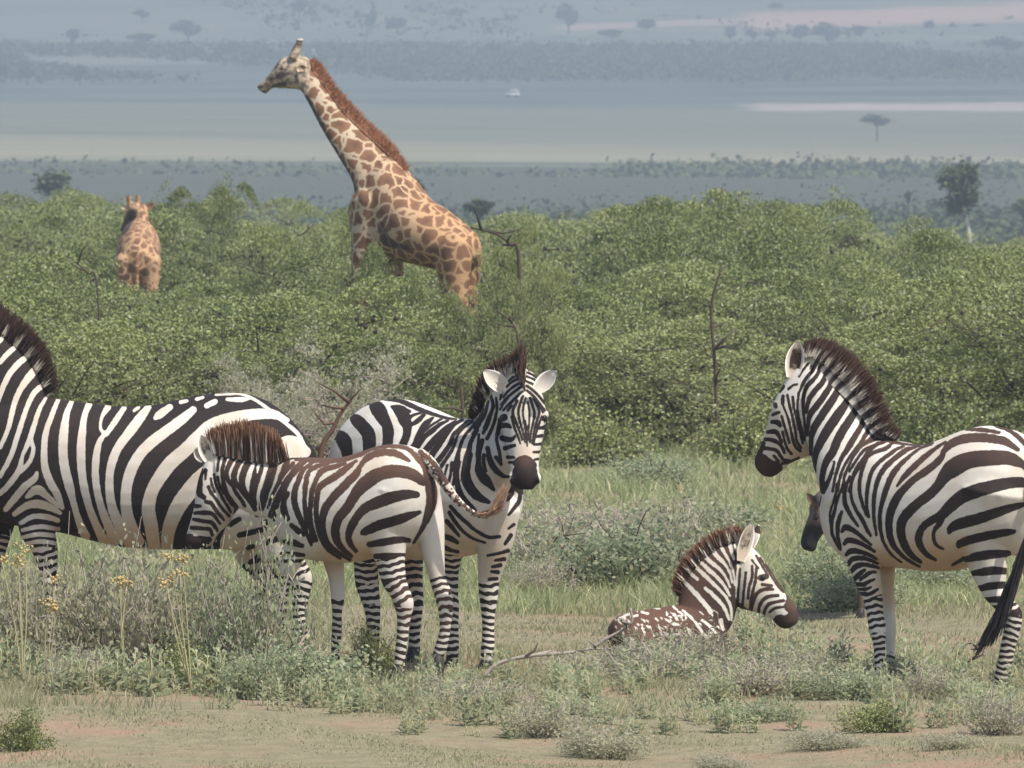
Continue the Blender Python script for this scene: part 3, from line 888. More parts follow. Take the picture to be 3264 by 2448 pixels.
Z.finish(M_COAT, tan=[(1060, 1780, 60, .5), (1140, 1775, 60, .6), (730, 1650, 30, .5), (1120, 1450, 80, .35), (900, 1480, 50, .3), (1440, 1560, 60, .3), (1070, 1850, 70, .1), (1270, 1950, 90, .12), (660, 1390, 30, .3)],
         brn=[(1100, 1455, 110, .85), (1230, 1430, 110, .75), (1000, 1470, 100, .8), (1340, 1450, 70, .8), (1280, 1940, 90, .45), (1415, 1950, 90, .45), (1110, 1560, 120, .35), (900, 1480, 80, .4), (760, 1470, 60, .3), (1450, 1590, 90, .6)], brn0=.12)
Z.hair('mane', [(915, 1480, 893, 1415), (872, 1476, 868, 1388), (825, 1470, 820, 1372), (780, 1462, 776, 1362), (735, 1456, 728, 1368), (700, 1450, 688, 1378), (684, 1446, 668, 1392)], 6600, M_MANE, .0032, .013, .95, core=.014, jit=.12)
Z.hair('tail_tuft', [(1520, 1640, 1585, 1640), (1545, 1648, 1600, 1610), (1555, 1640, 1608, 1575), (1575, 1622, 1600, 1556)], 500, M_TUFTB, .003, .012, dd=-.1)
Z.eye(642, 1562, Z.dep(640) - .035, .016)
Z.eye(642, 1562, Z.dep(640) + .095, .016)

# ================= zebra on the right, looking away to the left
Z = Beast('zebra', 'adult zebra on the right with upright dark mane, turned away and looking left', 'zebra', 43.4, 3150, 27, ZG)
D = Z.d0
Z.torso([(2632, 1590, 1670, .07), (2655, 1530, 1735, .13), (2710, 1455, 1785, .19), (2790, 1408, 1803, .235), (2860, 1405, 1810, .265), (2930, 1417, 1818, .29), (3000, 1402, 1822, .305), (3070, 1373, 1815, .305),
         (3140, 1357, 1790, .30), (3210, 1366, 1775, .285), (3270, 1394, 1745, .24), (3315, 1445, 1680, .16), (3342, 1510, 1610, .07)])
Z.ab([(2855, 1408, 2648, 1650, .20), (2805, 1378, 2626, 1575, .165), (2768, 1322, 2604, 1505, .13), (2718, 1252, 2586, 1445, .105), (2664, 1197, 2572, 1390, .09), (2612, 1150, 2562, 1345, .08)])
Z.ab([(2590, 1135, 2604, 1290, .065), (2548, 1160, 2606, 1350, .085), (2506, 1215, 2604, 1412, .10), (2474, 1275, 2590, 1448, .105), (2456, 1335, 2562, 1460, .088), (2440, 1380, 2534, 1470, .07),
      (2424, 1425, 2506, 1486, .06), (2408, 1462, 2490, 1502, .058), (2412, 1490, 2470, 1517, .048), (2430, 1512, 2452, 1522, .028)], dd=.02)
Z.blob(2476, 1300, Z.dep(2476) - .07, .028, .03, .03)
Z.leg([(2735, 1620, 80), (2738, 1720, 66), (2756, 1800, 51), (2768, 1852, 43), (2783, 1905, 33), (2790, 1957, 28), (2798, 2008, 29), (2803, 2050, 21), (2806, 2110, 19), (2808, 2150, 21), (2804, 2180, 19)], -.10, 4, lam=.03)
Z.leg([(2800, 1700, 50), (2822, 1800, 34), (2828, 1880, 23), (2834, 1950, 20), (2838, 2000, 20), (2840, 2080, 15), (2838, 2140, 16)], .14, 5, lam=.03)
Z.leg([(3160, 1560, 150), (3140, 1680, 105), (3143, 1759, 75), (3158, 1839, 54), (3172, 1890, 38), (3205, 1930, 31), (3230, 1960, 31), (3226, 2010, 27), (3214, 2060, 25), (3203, 2117, 25), (3192, 2172, 25), (3191, 2196, 22)], -.12, 5, lam=.029)
Z.leg([(3290, 1600, 110), (3300, 1720, 80), (3310, 1830, 48), (3345, 1930, 32), (3350, 1990, 27), (3342, 2080, 22), (3335, 2150, 23), (3330, 2185, 21)], .10, 3, lam=.03)
Z.g.tube(catmull([W(x, y, Z.dep(3290) - .25 + q) for x, y, q in ((3300, 1440, .16), (3318, 1500, .04), (3312, 1580, 0), (3290, 1680, 0))], 4), np.linspace(.036, .02, 13), 14)
Z.remesh(.0065, 9)
Cb = crop(.3618, 2700, 1300, [
    [(270, 255, 14), (420, 303, 10), (600, 328, 6), (760, 310, 5)], [(1050, 190, 7), (1200, 195, 14), (1340, 218, 9)], [(1310, 160, 8), (1420, 195, 14), (1500, 250, 16), (1559, 310, 16), (1640, 420, 16)],
    [(850, 385, 18), (900, 330, 30), (1000, 280, 34), (1150, 262, 36), (1300, 275, 34), (1400, 300, 30), (1505, 368, 14)],
    [(850, 385, 18), (830, 440, 24), (760, 510, 28), (680, 570, 28), (580, 640, 26), (480, 740, 30), (420, 830, 34), (380, 940, 30), (370, 1050, 28), (385, 1150, 24), (430, 1240, 18), (520, 1330, 11), (640, 1400, 7)],
    [(1640, 590, 14), (1559, 510, 26), (1490, 470, 44), (1400, 440, 56), (1200, 445, 66), (1050, 470, 70), (940, 530, 76), (870, 590, 56), (800, 690, 40), (720, 770, 40), (640, 830, 38), (560, 900, 40), (490, 990, 38), (475, 1090, 34), (500, 1190, 32), (560, 1290, 23), (650, 1360, 12)],
    [(1640, 690, 30), (1559, 660, 40), (1450, 660, 44), (1300, 690, 50), (1150, 730, 56), (1020, 780, 56), (920, 860, 50), (840, 940, 40), (760, 985, 30), (680, 1040, 28), (635, 1120, 28), (640, 1200, 26), (700, 1290, 19), (780, 1340, 9)],
    [(840, 940, 30), (815, 1020, 22), (770, 1080, 12), (765, 1150, 12), (790, 1210, 10), (850, 1245, 7)],
    [(1559, 850, 16), (1450, 880, 30), (1300, 930, 40), (1150, 980, 44), (1000, 1020, 44), (920, 1060, 30), (900, 1100, 12)],
    [(1470, 1090, 16), (1400, 1100, 28), (1250, 1125, 34), (1100, 1160, 34), (1000, 1195, 30), (985, 1225, 12)],
    [(1420, 1285, 24), (1300, 1290, 34), (1150, 1310, 36), (1055, 1335, 22)], [(1410, 1440, 24), (1280, 1435, 34), (1180, 1450, 28), (1105, 1460, 17)], [(1410, 1560, 24), (1280, 1570, 30), (1180, 1590, 24)],
    [(870, 300, 7), (790, 350, 12), (700, 420, 18), (600, 510, 22), (520, 590, 21), (440, 690, 5)],
    [(740, 325, 6), (640, 360, 8), (560, 420, 10), (470, 500, 18), (400, 590, 22), (350, 700, 22), (320, 800, 18), (295, 900, 14), (290, 1000, 14), (300, 1100, 12), (330, 1200, 10), (400, 1300, 7), (480, 1360, 5)],
    [(640, 335, 5), (560, 360, 8), (480, 410, 10), (400, 470, 14), (310, 560, 18), (265, 660, 16), (240, 780, 14), (235, 900, 12), (240, 1000, 10), (260, 1120, 7)], [(580, 345, 4), (520, 358, 6), (430, 425, 8), (320, 512, 5)],
    [(500, 335, 8), (430, 370, 12), (360, 420, 14), (280, 480, 14), (220, 560, 14), (190, 660, 14), (175, 780, 12), (175, 880, 10), (190, 960, 9)],
    [(400, 310, 9), (340, 360, 14), (260, 385, 13), (190, 420, 15), (130, 500, 10), (60, 600, 10), (35, 700, 8), (40, 800, 9), (80, 900, 12), (130, 980, 14), (180, 1080, 12), (210, 1130, 7)],
    [(340, 290, 11), (240, 335, 12), (150, 375, 9), (90, 450, 8), (20, 560, 8)], [(170, 460, 10), (130, 560, 12), (110, 660, 12), (115, 760, 12), (140, 860, 10), (170, 950, 5)], [(290, 268, 9), (200, 298, 8), (130, 338, 8), (60, 390, 8), (0, 470, 8)],
    [(930, 1385, 8), (1000, 1345, 12), (1030, 1320, 7)]])
Cb += crop(.3497, 2620, 1520, [
    [(140, 60, 7), (115, 200, 7), (75, 330, 7), (80, 450, 7)], [(210, 60, 8), (150, 180, 9), (110, 330, 11), (90, 420, 11), (95, 520, 10), (130, 600, 10), (160, 660, 7)],
    [(180, 320, 9), (160, 380, 16), (145, 450, 16), (145, 540, 12), (165, 620, 10), (170, 670, 5)], [(255, 0, 9), (215, 100, 12), (205, 210, 16), (235, 300, 16), (280, 380, 12), (330, 450, 7)],
    [(185, 500, 10), (215, 460, 23), (270, 480, 20), (330, 520, 14), (390, 570, 12), (450, 620, 7)], [(205, 610, 12), (240, 580, 22), (310, 590, 18), (400, 630, 14), (480, 680, 9)],
    [(225, 710, 14), (270, 675, 22), (350, 685, 18), (440, 715, 12), (500, 750, 7)], [(240, 805, 12), (270, 755, 18), (340, 740, 18), (430, 755, 12), (510, 790, 7)],
    [(260, 875, 12), (310, 820, 22), (380, 800, 16), (460, 815, 12), (520, 830, 7)], [(288, 940, 18), (340, 890, 18), (390, 850, 11)], [(350, 940, 9), (400, 900, 14), (450, 870, 12), (490, 870, 9)],
    [(300, 980, 14), (380, 980, 16), (430, 955, 12), (480, 935, 5)], [(325, 1025, 10), (400, 1025, 10), (450, 1005, 5)], [(350, 1065, 12), (430, 1070, 14), (510, 1025, 7)], [(380, 1140, 14), (415, 1135, 16), (480, 1110, 14), (540, 1085, 9)],
    [(390, 1195, 13), (440, 1190, 14), (540, 1165, 8)]])
Cn = crop(.3074, 2350, 1050, [
    [(740, 350, 6), (690, 410, 8), (640, 490, 6)], [(820, 330, 9), (790, 420, 12), (720, 500, 14), (680, 570, 12), (650, 640, 8)],
    [(860, 380, 13), (830, 470, 14), (770, 540, 18), (720, 600, 18), (690, 680, 15), (685, 780, 12), (690, 880, 10), (700, 980, 10), (715, 1100, 9)],
    [(930, 430, 16), (890, 540, 22), (820, 620, 24), (760, 700, 22), (730, 780, 17), (715, 860, 12)], [(990, 520, 20), (950, 610, 26), (880, 720, 28), (800, 820, 28), (750, 900, 22), (735, 1000, 14), (735, 1100, 9)],
    [(1070, 580, 20), (1020, 680, 32), (940, 800, 36), (860, 920, 36), (800, 1020, 32), (770, 1120, 22), (765, 1220, 18), (765, 1300, 9)],
    [(1170, 700, 22), (1090, 820, 40), (1000, 950, 46), (920, 1070, 44), (860, 1180, 36), (815, 1290, 28), (800, 1400, 18), (805, 1480, 9)],
    [(1250, 800, 30), (1180, 920, 36), (1100, 1040, 40), (1040, 1150, 40), (990, 1270, 38), (920, 1380, 32), (890, 1480, 24), (880, 1570, 22), (890, 1680, 24)], [(1000, 1380, 14), (980, 1480, 16), (940, 1580, 18), (910, 1650, 18)],
    [(1340, 880, 24), (1280, 1010, 24), (1210, 1130, 26), (1150, 1230, 26), (1080, 1340, 18), (1040, 1450, 14), (1010, 1560, 10), (990, 1680, 9)],
    [(1400, 980, 18), (1340, 1080, 18), (1270, 1190, 14), (1190, 1290, 12), (1120, 1400, 10), (1070, 1520, 10), (1040, 1680, 8)], [(1440, 1080, 14), (1350, 1160, 14), (1270, 1230, 10), (1200, 1330, 10), (1150, 1430, 10), (1110, 1540, 10), (1090, 1680, 9)],
    [(1464, 1180, 13), (1370, 1260, 15), (1310, 1340, 13), (1250, 1420, 12), (1200, 1520, 10), (1160, 1680, 9)],
    [(640, 650, 8), (625, 800, 8), (640, 920, 8), (670, 1040, 8), (700, 1150, 8)], [(575, 700, 8), (590, 820, 8), (620, 940, 8), (650, 1060, 8), (680, 1180, 8)], [(520, 680, 8), (545, 800, 8), (575, 920, 8), (600, 1040, 9), (620, 1160, 8), (660, 1230, 8)],
    [(480, 800, 7), (520, 900, 8), (550, 1020, 8), (575, 1130, 9), (600, 1210, 10), (650, 1260, 10)], [(460, 900, 8), (490, 1000, 8), (520, 1100, 8), (540, 1180, 7)], [(470, 1060, 7), (490, 1150, 8), (520, 1240, 9), (560, 1290, 10)],
    [(475, 690, 12), (470, 770, 13)], [(395, 780, 18), (400, 800, 16)], [(370, 885, 12), (430, 860, 12)], [(360, 960, 14), (420, 965, 22), (445, 1000, 13)], [(315, 1065, 14), (390, 1060, 20), (430, 1100, 14), (460, 1170, 9)],
    [(290, 1140, 14), (370, 1150, 16), (430, 1180, 14), (470, 1230, 12), (490, 1280, 9)], [(250, 1230, 16), (350, 1240, 14), (410, 1260, 14), (450, 1310, 12), (480, 1350, 12), (550, 1365, 9)],
    [(240, 1370, 80), (310, 1440, 96), (400, 1450, 70)], [(270, 1180, 18), (220, 1290, 36)], [(380, 1310, 9), (430, 1370, 9)], [(470, 1390, 12), (560, 1370, 10), (640, 1330, 7)], [(530, 620, 8), (580, 580, 8), (620, 570, 7)], [(480, 590, 12), (440, 640, 14)]])
Cl = crop(.398, 2950, 1600, [[(590, 780, 22), (480, 785, 17)], [(570, 850, 18), (520, 850, 13)]])
Z.bias = 2.1
Z.paint('w', [('b', Cb), ('b', Cn), ('b', Cl), ('w', crop(.3074, 2350, 1050, [[(985, 1380, 8), (950, 1460, 14), (920, 1550, 11)]]))])
Z.ear((2524, 1205), (2545, 1084), 30, -.075, (-.3, -.95, 0), .45, .9, False)
Z.ear((2590, 1170), (2620, 1098), 22, .08, (.4, .9, 0), .45, .4, False)
Z.finish(M_COAT, tan=[(3000, 1800, 90, .75), (3060, 1770, 50, .7), (2900, 1800, 70, .6), (2825, 1790, 50, .8), (2545, 1440, 34, .55), (2830, 1880, 60, .55), (3000, 1450, 120, .15), (2545, 1130, 26, .3)],
         brn=[(3060, 1380, 90, .45), (2900, 1420, 120, .4), (3180, 1370, 120, .35), (2420, 1480, 60, .2), (2790, 1420, 90, .3)], brn0=.05)
Z.hair('mane', [(2850, 1402, 2866, 1385), (2800, 1376, 2834, 1348), (2772, 1325, 2815, 1296), (2722, 1255, 2770, 1212), (2668, 1200, 2716, 1148), (2622, 1158, 2658, 1108), (2590, 1138, 2612, 1092), (2560, 1142, 2568, 1100)], 6600, M_MANE, .0032, .015, .22, core=.014)
Z.hair('tail_tuft', [(3292, 1660, 3262, 1780), (3280, 1700, 3225, 1880), (3270, 1740, 3205, 1960), (3258, 1780, 3165, 2010), (3240, 1850, 3138, 2040)], 900, M_TUFT, .005, .02, dd=-.28)
Z.eye(2478, 1303, Z.dep(2476) - .08, .018)
Z.eye(2478, 1303, Z.dep(2476) + .10, .018)

# ================= foal lying in the scrub
Z = Beast('zebra_foal', 'young zebra foal lying down in the low scrub, only head and back showing', 'zebra foal', 46.6, 2180, 0, ZG)
D = Z.d0
Z.torso([(1938, 2000, 2080, .08), (1968, 1965, 2102, .16), (2040, 1946, 2106, .20), (2110, 1936, 2106, .205), (2180, 1926, 2104, .19), (2245, 1932, 2100, .16), (2292, 1968, 2086, .11), (2318, 2005, 2060, .05)])
Z.ab([(2160, 1918, 2300, 2045, .12), (2178, 1862, 2334, 1990, .095), (2228, 1790, 2346, 1952, .08), (2290, 1744, 2352, 1922, .068), (2345, 1724, 2362, 1890, .06)])
Z.ab([(2376, 1722, 2346, 1830, .05), (2400, 1742, 2342, 1890, .065), (2428, 1775, 2352, 1934, .078), (2454, 1812, 2384, 1946, .08), (2482, 1856, 2424, 1957, .064), (2508, 1894, 2456, 1970, .05), (2532, 1922, 2474, 1990, .048), (2546, 1962, 2492, 2003, .045), (2543, 1986, 2516, 2004, .028)])
Z.leg([(2260, 2040, 40), (2330, 2075, 26), (2400, 2088, 20), (2350, 2098, 15), (2290, 2100, 14)], -.15, 9, hoof=False)
Z.leg([(2020, 2040, 60), (2080, 2080, 36), (2150, 2092, 24), (2080, 2100, 17), (2010, 2102, 16)], -.2, 9, hoof=False)
Z.leg([(2260, 2050, 36), (2320, 2080, 24), (2380, 2092, 18)], .12, 9, hoof=False)
Z.remesh(.0058, 7)
Kw = crop(.3316, 1900, 1600, [
    [(850, 770, 14), (930, 850, 22), (1000, 930, 22), (1060, 1000, 22), (1110, 1055, 18)], [(915, 690, 16), (975, 745, 17)], [(1050, 830, 15), (1120, 890, 18), (1190, 960, 18), (1240, 1030, 16), (1280, 1130, 13)],
    [(975, 640, 18), (1040, 700, 20), (1120, 780, 18), (1200, 860, 14), (1260, 930, 13), (1300, 1030, 13), (1305, 1140, 11)], [(1020, 590, 18), (1090, 660, 20), (1160, 720, 18), (1230, 800, 14), (1285, 900, 11)],
    [(1060, 540, 20), (1130, 600, 20), (1200, 660, 14), (1250, 730, 12), (1290, 820, 9)], [(1120, 470, 18), (1180, 540, 22), (1240, 600, 14), (1285, 680, 11), (1312, 780, 9)], [(1200, 430, 16), (1240, 500, 14), (1290, 590, 12), (1325, 700, 9), (1335, 800, 9)],
    [(1280, 390, 20), (1300, 470, 16), (1325, 550, 13)], [(1360, 420, 36), (1420, 520, 60), (1430, 700, 80), (1420, 900, 80)], [(1450, 700, 100), (1500, 880, 140), (1650, 980, 120), (1790, 1060, 100)], [(1480, 480, 50), (1560, 600, 70), (1660, 780, 80), (1760, 920, 70)],
    [(220, 1130, 14), (305, 1080, 13)], [(350, 1108, 10), (395, 1092, 14)], [(440, 1058, 13), (500, 1075, 11)], [(560, 1020, 8), (620, 1030, 7)], [(740, 1000, 10), (800, 1060, 10), (860, 1090, 9)], [(830, 1040, 8), (930, 1130, 12), (1020, 1250, 14), (1100, 1350, 16), (1145, 1405, 13)],
    [(660, 1120, 8), (705, 1150, 11)], [(740, 1165, 8), (790, 1180, 12)], [(300, 1340, 40), (360, 1360, 40)], [(710, 1290, 24), (800, 1280, 20)], [(890, 1250, 9), (970, 1370, 11)], [(920, 1390, 20), (950, 1400, 20)],
    [(1020, 1140, 10), (1090, 1190, 14), (1150, 1260, 11)], [(1200, 1140, 22), (1225, 1230, 13)], [(520, 1200, 9), (560, 1290, 11)], [(440, 1180, 9), (470, 1280, 10)], [(250, 1220, 9), (270, 1290, 9)], [(600, 1180, 8), (650, 1330, 12)]])
Kb = crop(.3316, 1900, 1600, [
    [(1440, 680, 8), (1430, 780, 8), (1420, 880, 8), (1410, 990, 8)], [(1385, 640, 7), (1375, 760, 8), (1365, 900, 8), (1360, 1000, 7)], [(1500, 620, 8), (1500, 720, 8), (1470, 830, 8), (1460, 930, 8)], [(1540, 640, 8), (1535, 750, 8), (1510, 850, 9), (1490, 950, 10), (1480, 1030, 8)],
    [(1700, 840, 10), (1620, 840, 14), (1560, 870, 14), (1520, 930, 12), (1500, 1010, 10), (1490, 1050, 8)], [(1750, 900, 10), (1660, 910, 14), (1600, 950, 12), (1570, 1010, 10), (1560, 1080, 8)], [(1800, 950, 10), (1700, 970, 12), (1640, 1010, 12), (1610, 1090, 8)], [(1810, 1010, 8), (1730, 1020, 10), (1670, 1060, 8)],
    [(1590, 730, 28), (1640, 720, 20)], [(1600, 795, 13), (1690, 805, 8)], [(1540, 520, 6), (1600, 620, 6), (1650, 700, 5)], [(1580, 540, 6), (1660, 670, 6), (1740, 800, 5), (1800, 870, 5)], [(1500, 560, 6), (1560, 640, 6)], [(1620, 560, 6), (1700, 700, 6), (1800, 850, 5)],
    [(1370, 570, 20)], [(1880, 1000, 66), (1890, 960, 40)], [(1770, 1150, 60), (1830, 1170, 70), (1910, 1100, 56)]])
rngk = random.Random(9)
for _ in range(70):
    x, y = rngk.uniform(1950, 2300), rngk.uniform(1942, 2080)
    a, l = rngk.uniform(.5, 1.5), rngk.uniform(5, 22)
    Kw.append([(x, y, rngk.uniform(.8, 2.6)), (x + l * math.cos(a) * .5 + 2, y + l * math.sin(a) * .5, rngk.uniform(1.5, 3.5)), (x + l * math.cos(a), y + l * math.sin(a), 1.0)])
Z.bias = 2.0
Z.paint('b', [('w', Kw), ('b', Kb)])
Z.ear((2362, 1790), (2398, 1662), 26, -.075, (.5, -.85, 0), .5, .7, False)
Z.ear((2392, 1750), (2420, 1672), 18, .06, (.6, .75, 0), .5, .3, True)
Z.finish(M_COAT, tan=[(2380, 1940, 30, .3)], brn=[(2080, 1980, 160, 1.0), (2200, 1830, 90, .6), (2290, 1760, 60, .5), (2528, 1925, 30, .6)], brn0=.3)
Z.hair('mane', [(2172, 1900, 2150, 1880), (2182, 1852, 2158, 1826), (2228, 1790, 2206, 1758), (2288, 1745, 2272, 1708), (2330, 1728, 2322, 1692), (2368, 1720, 2362, 1688)], 3960, M_MANE, .0032, .012, .95, core=.014, jit=.12)
Z.eye(2432, 1843, D - .066, .015)
Z.eye(2432, 1843, D + .066, .015)

# ================= dark-faced wildebeest behind the right-hand zebra
def wild_mat():
    t = NT('wildebeest_coat')
    c = t.mix(t.attr('dark'), t.mix(t.ramp(t.noise(9, 4), .4, .7), (0.10, 0.07, 0.05, 1), (0.17, 0.12, 0.08, 1)), (0.018, 0.017, 0.019, 1))
    return t.fin(c, .7, .25)
Z = Beast('wildebeest', 'dark faced wildebeest lowering its head behind the right hand zebra', 'wildebeest', 50.8, 2700, 0, None)
D = Z.d0
Z.ab([(2622, 1580, 2650, 1680, .08), (2598, 1602, 2640, 1690, .095), (2580, 1640, 2626, 1700, .09), (2566, 1676, 2614, 1716, .07), (2556, 1706, 2606, 1732, .06), (2552, 1732, 2602, 1750, .058), (2560, 1752, 2594, 1760, .035)])
Z.g.tube(catmull([W(2625, 1640, D), W(2680, 1600, D + .2), W(2730, 1560, D + .5), W(2760, 1540, D + .8)], 4), catmull([(.11, .09), (.15, .11), (.2, .15), (.24, .18)], 4), 24)
Z.g.tube(catmull([W(2740, 1560, D + .6), W(2765, 1570, D + .9), W(2790, 1580, D + 1.3), W(2810, 1585, D + 1.8), W(2820, 1600, D + 2.1)], 4), catmull([(.15, .14), (.3, .2), (.32, .24), (.27, .2), (.1, .1)], 4), 24, (1, 0, 0))
for x, dd, y0 in ((2745, .7, 1680), (2790, .75, 1680), (2790, 1.75, 1690), (2825, 1.75, 1690)):
    Z.leg([(x, y0, 34), (x, 1780, 22), (x, 1850, 14), (x, HOR + F * (CAMH - .06) / (D + dd), 12)], dd, 9, rings=False)
Z.remesh(.009, 4)
Z.layers = ('w', [])
Z.sd = np.zeros(len(Z.V))
Z.ear((2602, 1612), (2572, 1572), 13, -.06, (-.2, -.95, .1), .4, 0)
dk = np.clip((Z.px[:, 1] - 1655) / 25, 0, 1) * (Z.px[:, 0] < 2640)
Z.finish(wild_mat(), extra={'dark': np.maximum(dk, .25)})
Z.eye(2600, 1648, D - .09, .018)
for sgn, dx in ((-1, -.02), (1, .05)):
    g = Geo()
    p = W(2615, 1586, D)
    g.tube(catmull([p + np.array([dx, sgn * .05, 0]) - Z.base, p + np.array([dx + .02, sgn * .16, -.03]) - Z.base, p + np.array([dx + .03, sgn * .2, .07]) - Z.base], 5), np.linspace(.022, .006, 11), 10)
    link('horn', g.build('horn', [M_HOOF]), Z.root)

# ================= giraffes
GG = 'giraffes among the thorn bushes'
Z = Beast('giraffe', 'tall giraffe with raised neck facing left, patchy brown coat, standing in the bushes', 'giraffe', 97.0, 1300, 25, GG)
D = Z.d0
Z.torso([(1128, 640, 745, .12), (1150, 580, 790, .22), (1190, 520, 812, .30), (1245, 500, 825, .36), (1292, 545, 836, .39), (1350, 624, 850, .41), (1410, 664, 862, .41), (1462, 706, 860, .36), (1500, 742, 845, .26), (1518, 775, 820, .12)])
Z.ab([(1292, 542, 1140, 680, .27), (1244, 487, 1132, 588, .225), (1193, 436, 1082, 500, .175), (1111, 359, 1030, 415, .13), (1062, 295, 992, 342, .11), (1018, 235, 962, 290, .098), (994, 204, 942, 266, .085)])
Z.ab([(1006, 205, 958, 288, .09), (975, 182, 945, 285, .105), (945, 176, 925, 284, .11), (915, 180, 905, 282, .11), (896, 190, 893, 283, .098), (876, 215, 880, 280, .08), (856, 240, 866, 283, .065), (838, 258, 855, 292, .056), (824, 270, 850, 299, .048), (820, 278, 838, 297, .032)])
for dd in (-.055, .055):
    d = Z.dep(940) + dd
    Z.g.tube(catmull([W(936, 190, d), W(944, 163, d), W(955, 136, d), W(956, 131, d)], 4), [(r, r) for r in np.linspace(.06, .035, 10)] + [(.042, .042)] * 3, 14)
Z.leg([(1180, 640, 62), (1168, 720, 50), (1160, 790, 42), (1150, 900, 33), (1146, 1060, 25), (1146, 1130, 26), (1146, 1250, 17), (1146, 1360, 20), (1144, 1385, 18)], -.22, 9)
Z.leg([(1240, 700, 50), (1248, 800, 40), (1255, 900, 32), (1262, 1060, 24), (1262, 1200, 17), (1262, 1368, 18)], .25, 9)
Z.leg([(1440, 780, 66), (1445, 840, 60), (1452, 940, 42), (1470, 1060, 28), (1468, 1200, 18), (1468, 1385, 20)], -.22, 9)
Z.leg([(1480, 790, 55), (1485, 900, 42), (1500, 1050, 26), (1498, 1200, 18), (1498, 1365, 18)], .25, 9)
Z.g.tube([W(x, y, D - .3) for x, y in ((1508, 745), (1524, 790), (1526, 850), (1524, 920))], [.05, .04, .03, .02], 10)
Z.remesh(.013, 9)
Z.layers = ('w', [])
Z.sd = np.zeros(len(Z.V))
head = ((Z.px[:, 0] < 985) & (Z.px[:, 1] < 300) & (Z.px[:, 0] + Z.px[:, 1] * .9 < 1215)).astype(float)
gcrop = lambda L: crop(.18083, 800, 100, L)
dark = np.clip(.5 - sdf_lines(Z.px, gcrop([[(520, 660, 30), (620, 680, 24)], [(330, 690, 20), (430, 620, 26), (510, 480, 30)], [(300, 840, 20), (430, 830, 24)], [(560, 760, 60), (480, 800, 50), (650, 740, 34)], [(110, 990, 30), (220, 975, 10)], [(240, 1080, 40)],
    [(500, 940, 40), (600, 930, 40), (400, 960, 30)], [(800, 800, 34), (820, 880, 24)], [(900, 920, 24), (1000, 990, 26)], [(1000, 1150, 30), (1080, 1320, 34), (1180, 1520, 40), (1250, 1659, 40)], [(780, 225, 24), (900, 225, 30)], [(690, 370, 20), (780, 260, 30)]])) / 6, 0, 1) * .8
dark = np.maximum(dark, np.clip(.5 - sdf_lines(Z.px, [[(1025, 402, 5), (1080, 500, 6), (1130, 590, 7), (1150, 640, 6)], [(1215, 720, 12), (1235, 770, 14), (1290, 790, 8)]]) / 6, 0, 1) * .7)  # shade under the neck and at the far belly painted into the coat
warm = np.clip((Z.px[:, 0] - 1120) / 250, 0, 1)
pl = np.clip(head, 0, 1)
Z.ear((946, 222), (976, 214), 11, -.135, (-.2, -.95, 0), .5, .9, False)
Z.ear((990, 196), (1010, 199), 7, .1, (0, -1, .3), .4, 0, False)
Z.finish(M_GIR, extra={'dark': dark, 'warm': warm, 'plain': pl})
Z.hair('mane', [(1290, 548, 1298, 534), (1245, 490, 1256, 474), (1193, 440, 1206, 422), (1111, 362, 1126, 345), (1062, 300, 1074, 285), (1012, 232, 1024, 216), (990, 205, 998, 192)], 7000, M_GMANE, .004, .014, core=.02)
Z.eye(901, 222, Z.dep(901) - .095, .024)
M_TIP = plain('horn_pale', (.45, .42, .38), .8, .2, .3, 30)
for dd in (-.055, .055):
    g = Geo()
    c = W(956, 131, Z.dep(940) + dd) - Z.base
    g.loft([ring(c + np.array([0, 0, z]), np.array([r, 0, 0]), np.array([0, r, 0]), 12) for z, r in ((-.002, .038), (.008, .042), (.02, .032), (.026, .012))])
    link('horn_tip', g.build('horn_tip', [M_TIP]), Z.root)

Z = Beast('giraffe', 'second giraffe seen from behind at the left, half hidden in bushes, white ears', 'giraffe', 145.0, 440, 0, GG)
D = Z.d0
S2 = D / F
Z.g.tube(catmull([W(445, 830, D - .1), W(442, 826, D + .1), W(440, 820, D + .5), W(442, 805, D + 1.0), W(444, 790, D + 1.5), W(446, 790, D + 1.9)], 4), catmull([(.16, .14), (.36, .29), (.46, .34), (.5, .36), (.46, .32), (.2, .16)], 4), 28, (1, 0, 0))
Z.g.tube(catmull([W(446, 800, D + 1.4), W(450, 750, D + 1.55), W(452, 710, D + 1.7), W(448, 672, D + 1.8), W(443, 655, D + 1.82)], 4), catmull([(.42, .30), (.26, .20), (.17, .13), (.13, .11), (.1, .09)], 4), 24, (1, 0, 0))
Z.g.tube(catmull([W(447, 655, D + 1.75), W(432, 668, D + 1.78), W(420, 690, D + 1.85), W(408, 715, D + 1.92), W(395, 735, D + 2.0), W(391, 742, D + 2.0)], 4), catmull([(.09, .09), (.14, .12), (.13, .11), (.10, .08), (.07, .06), (.03, .03)], 4), 20, (.6, .8, 0))
for x, y in ((410, 622), (438, 621)):
    Z.g.tube([W(x + 4, 660, D + 1.76), W(x + 2, 640, D + 1.74), W(x, y, D + 1.72)], [.05, .04, .045], 12)
for x, dd in ((400, .05), (482, .05), (405, 1.6), (480, 1.6)):
    Z.leg([(x, 830, 34), (x, 900, 26), (x, 1000, 16), (x, 1090, 12), (x, HOR + F * (CAMH - .07) / (D + dd), 10)], dd, 9)
Z.g.tube([W(443, 800, D - .2), W(436, 850, D - .28), (W(438, 930, D - .25))], [.05, .035, .03], 10)
Z.remesh(.016, 6)
Z.layers = ('w', [])
Z.sd = np.zeros(len(Z.V))
px = Z.px
dk = np.clip(.5 - sdf_lines(px, [[(410, 620, 7)], [(438, 619, 7)], [(422, 682, 16), (405, 715, 14), (393, 738, 12)]]) / 6, 0, 1) * .85  # dark horn tips, and the shaded face painted dark into the coat
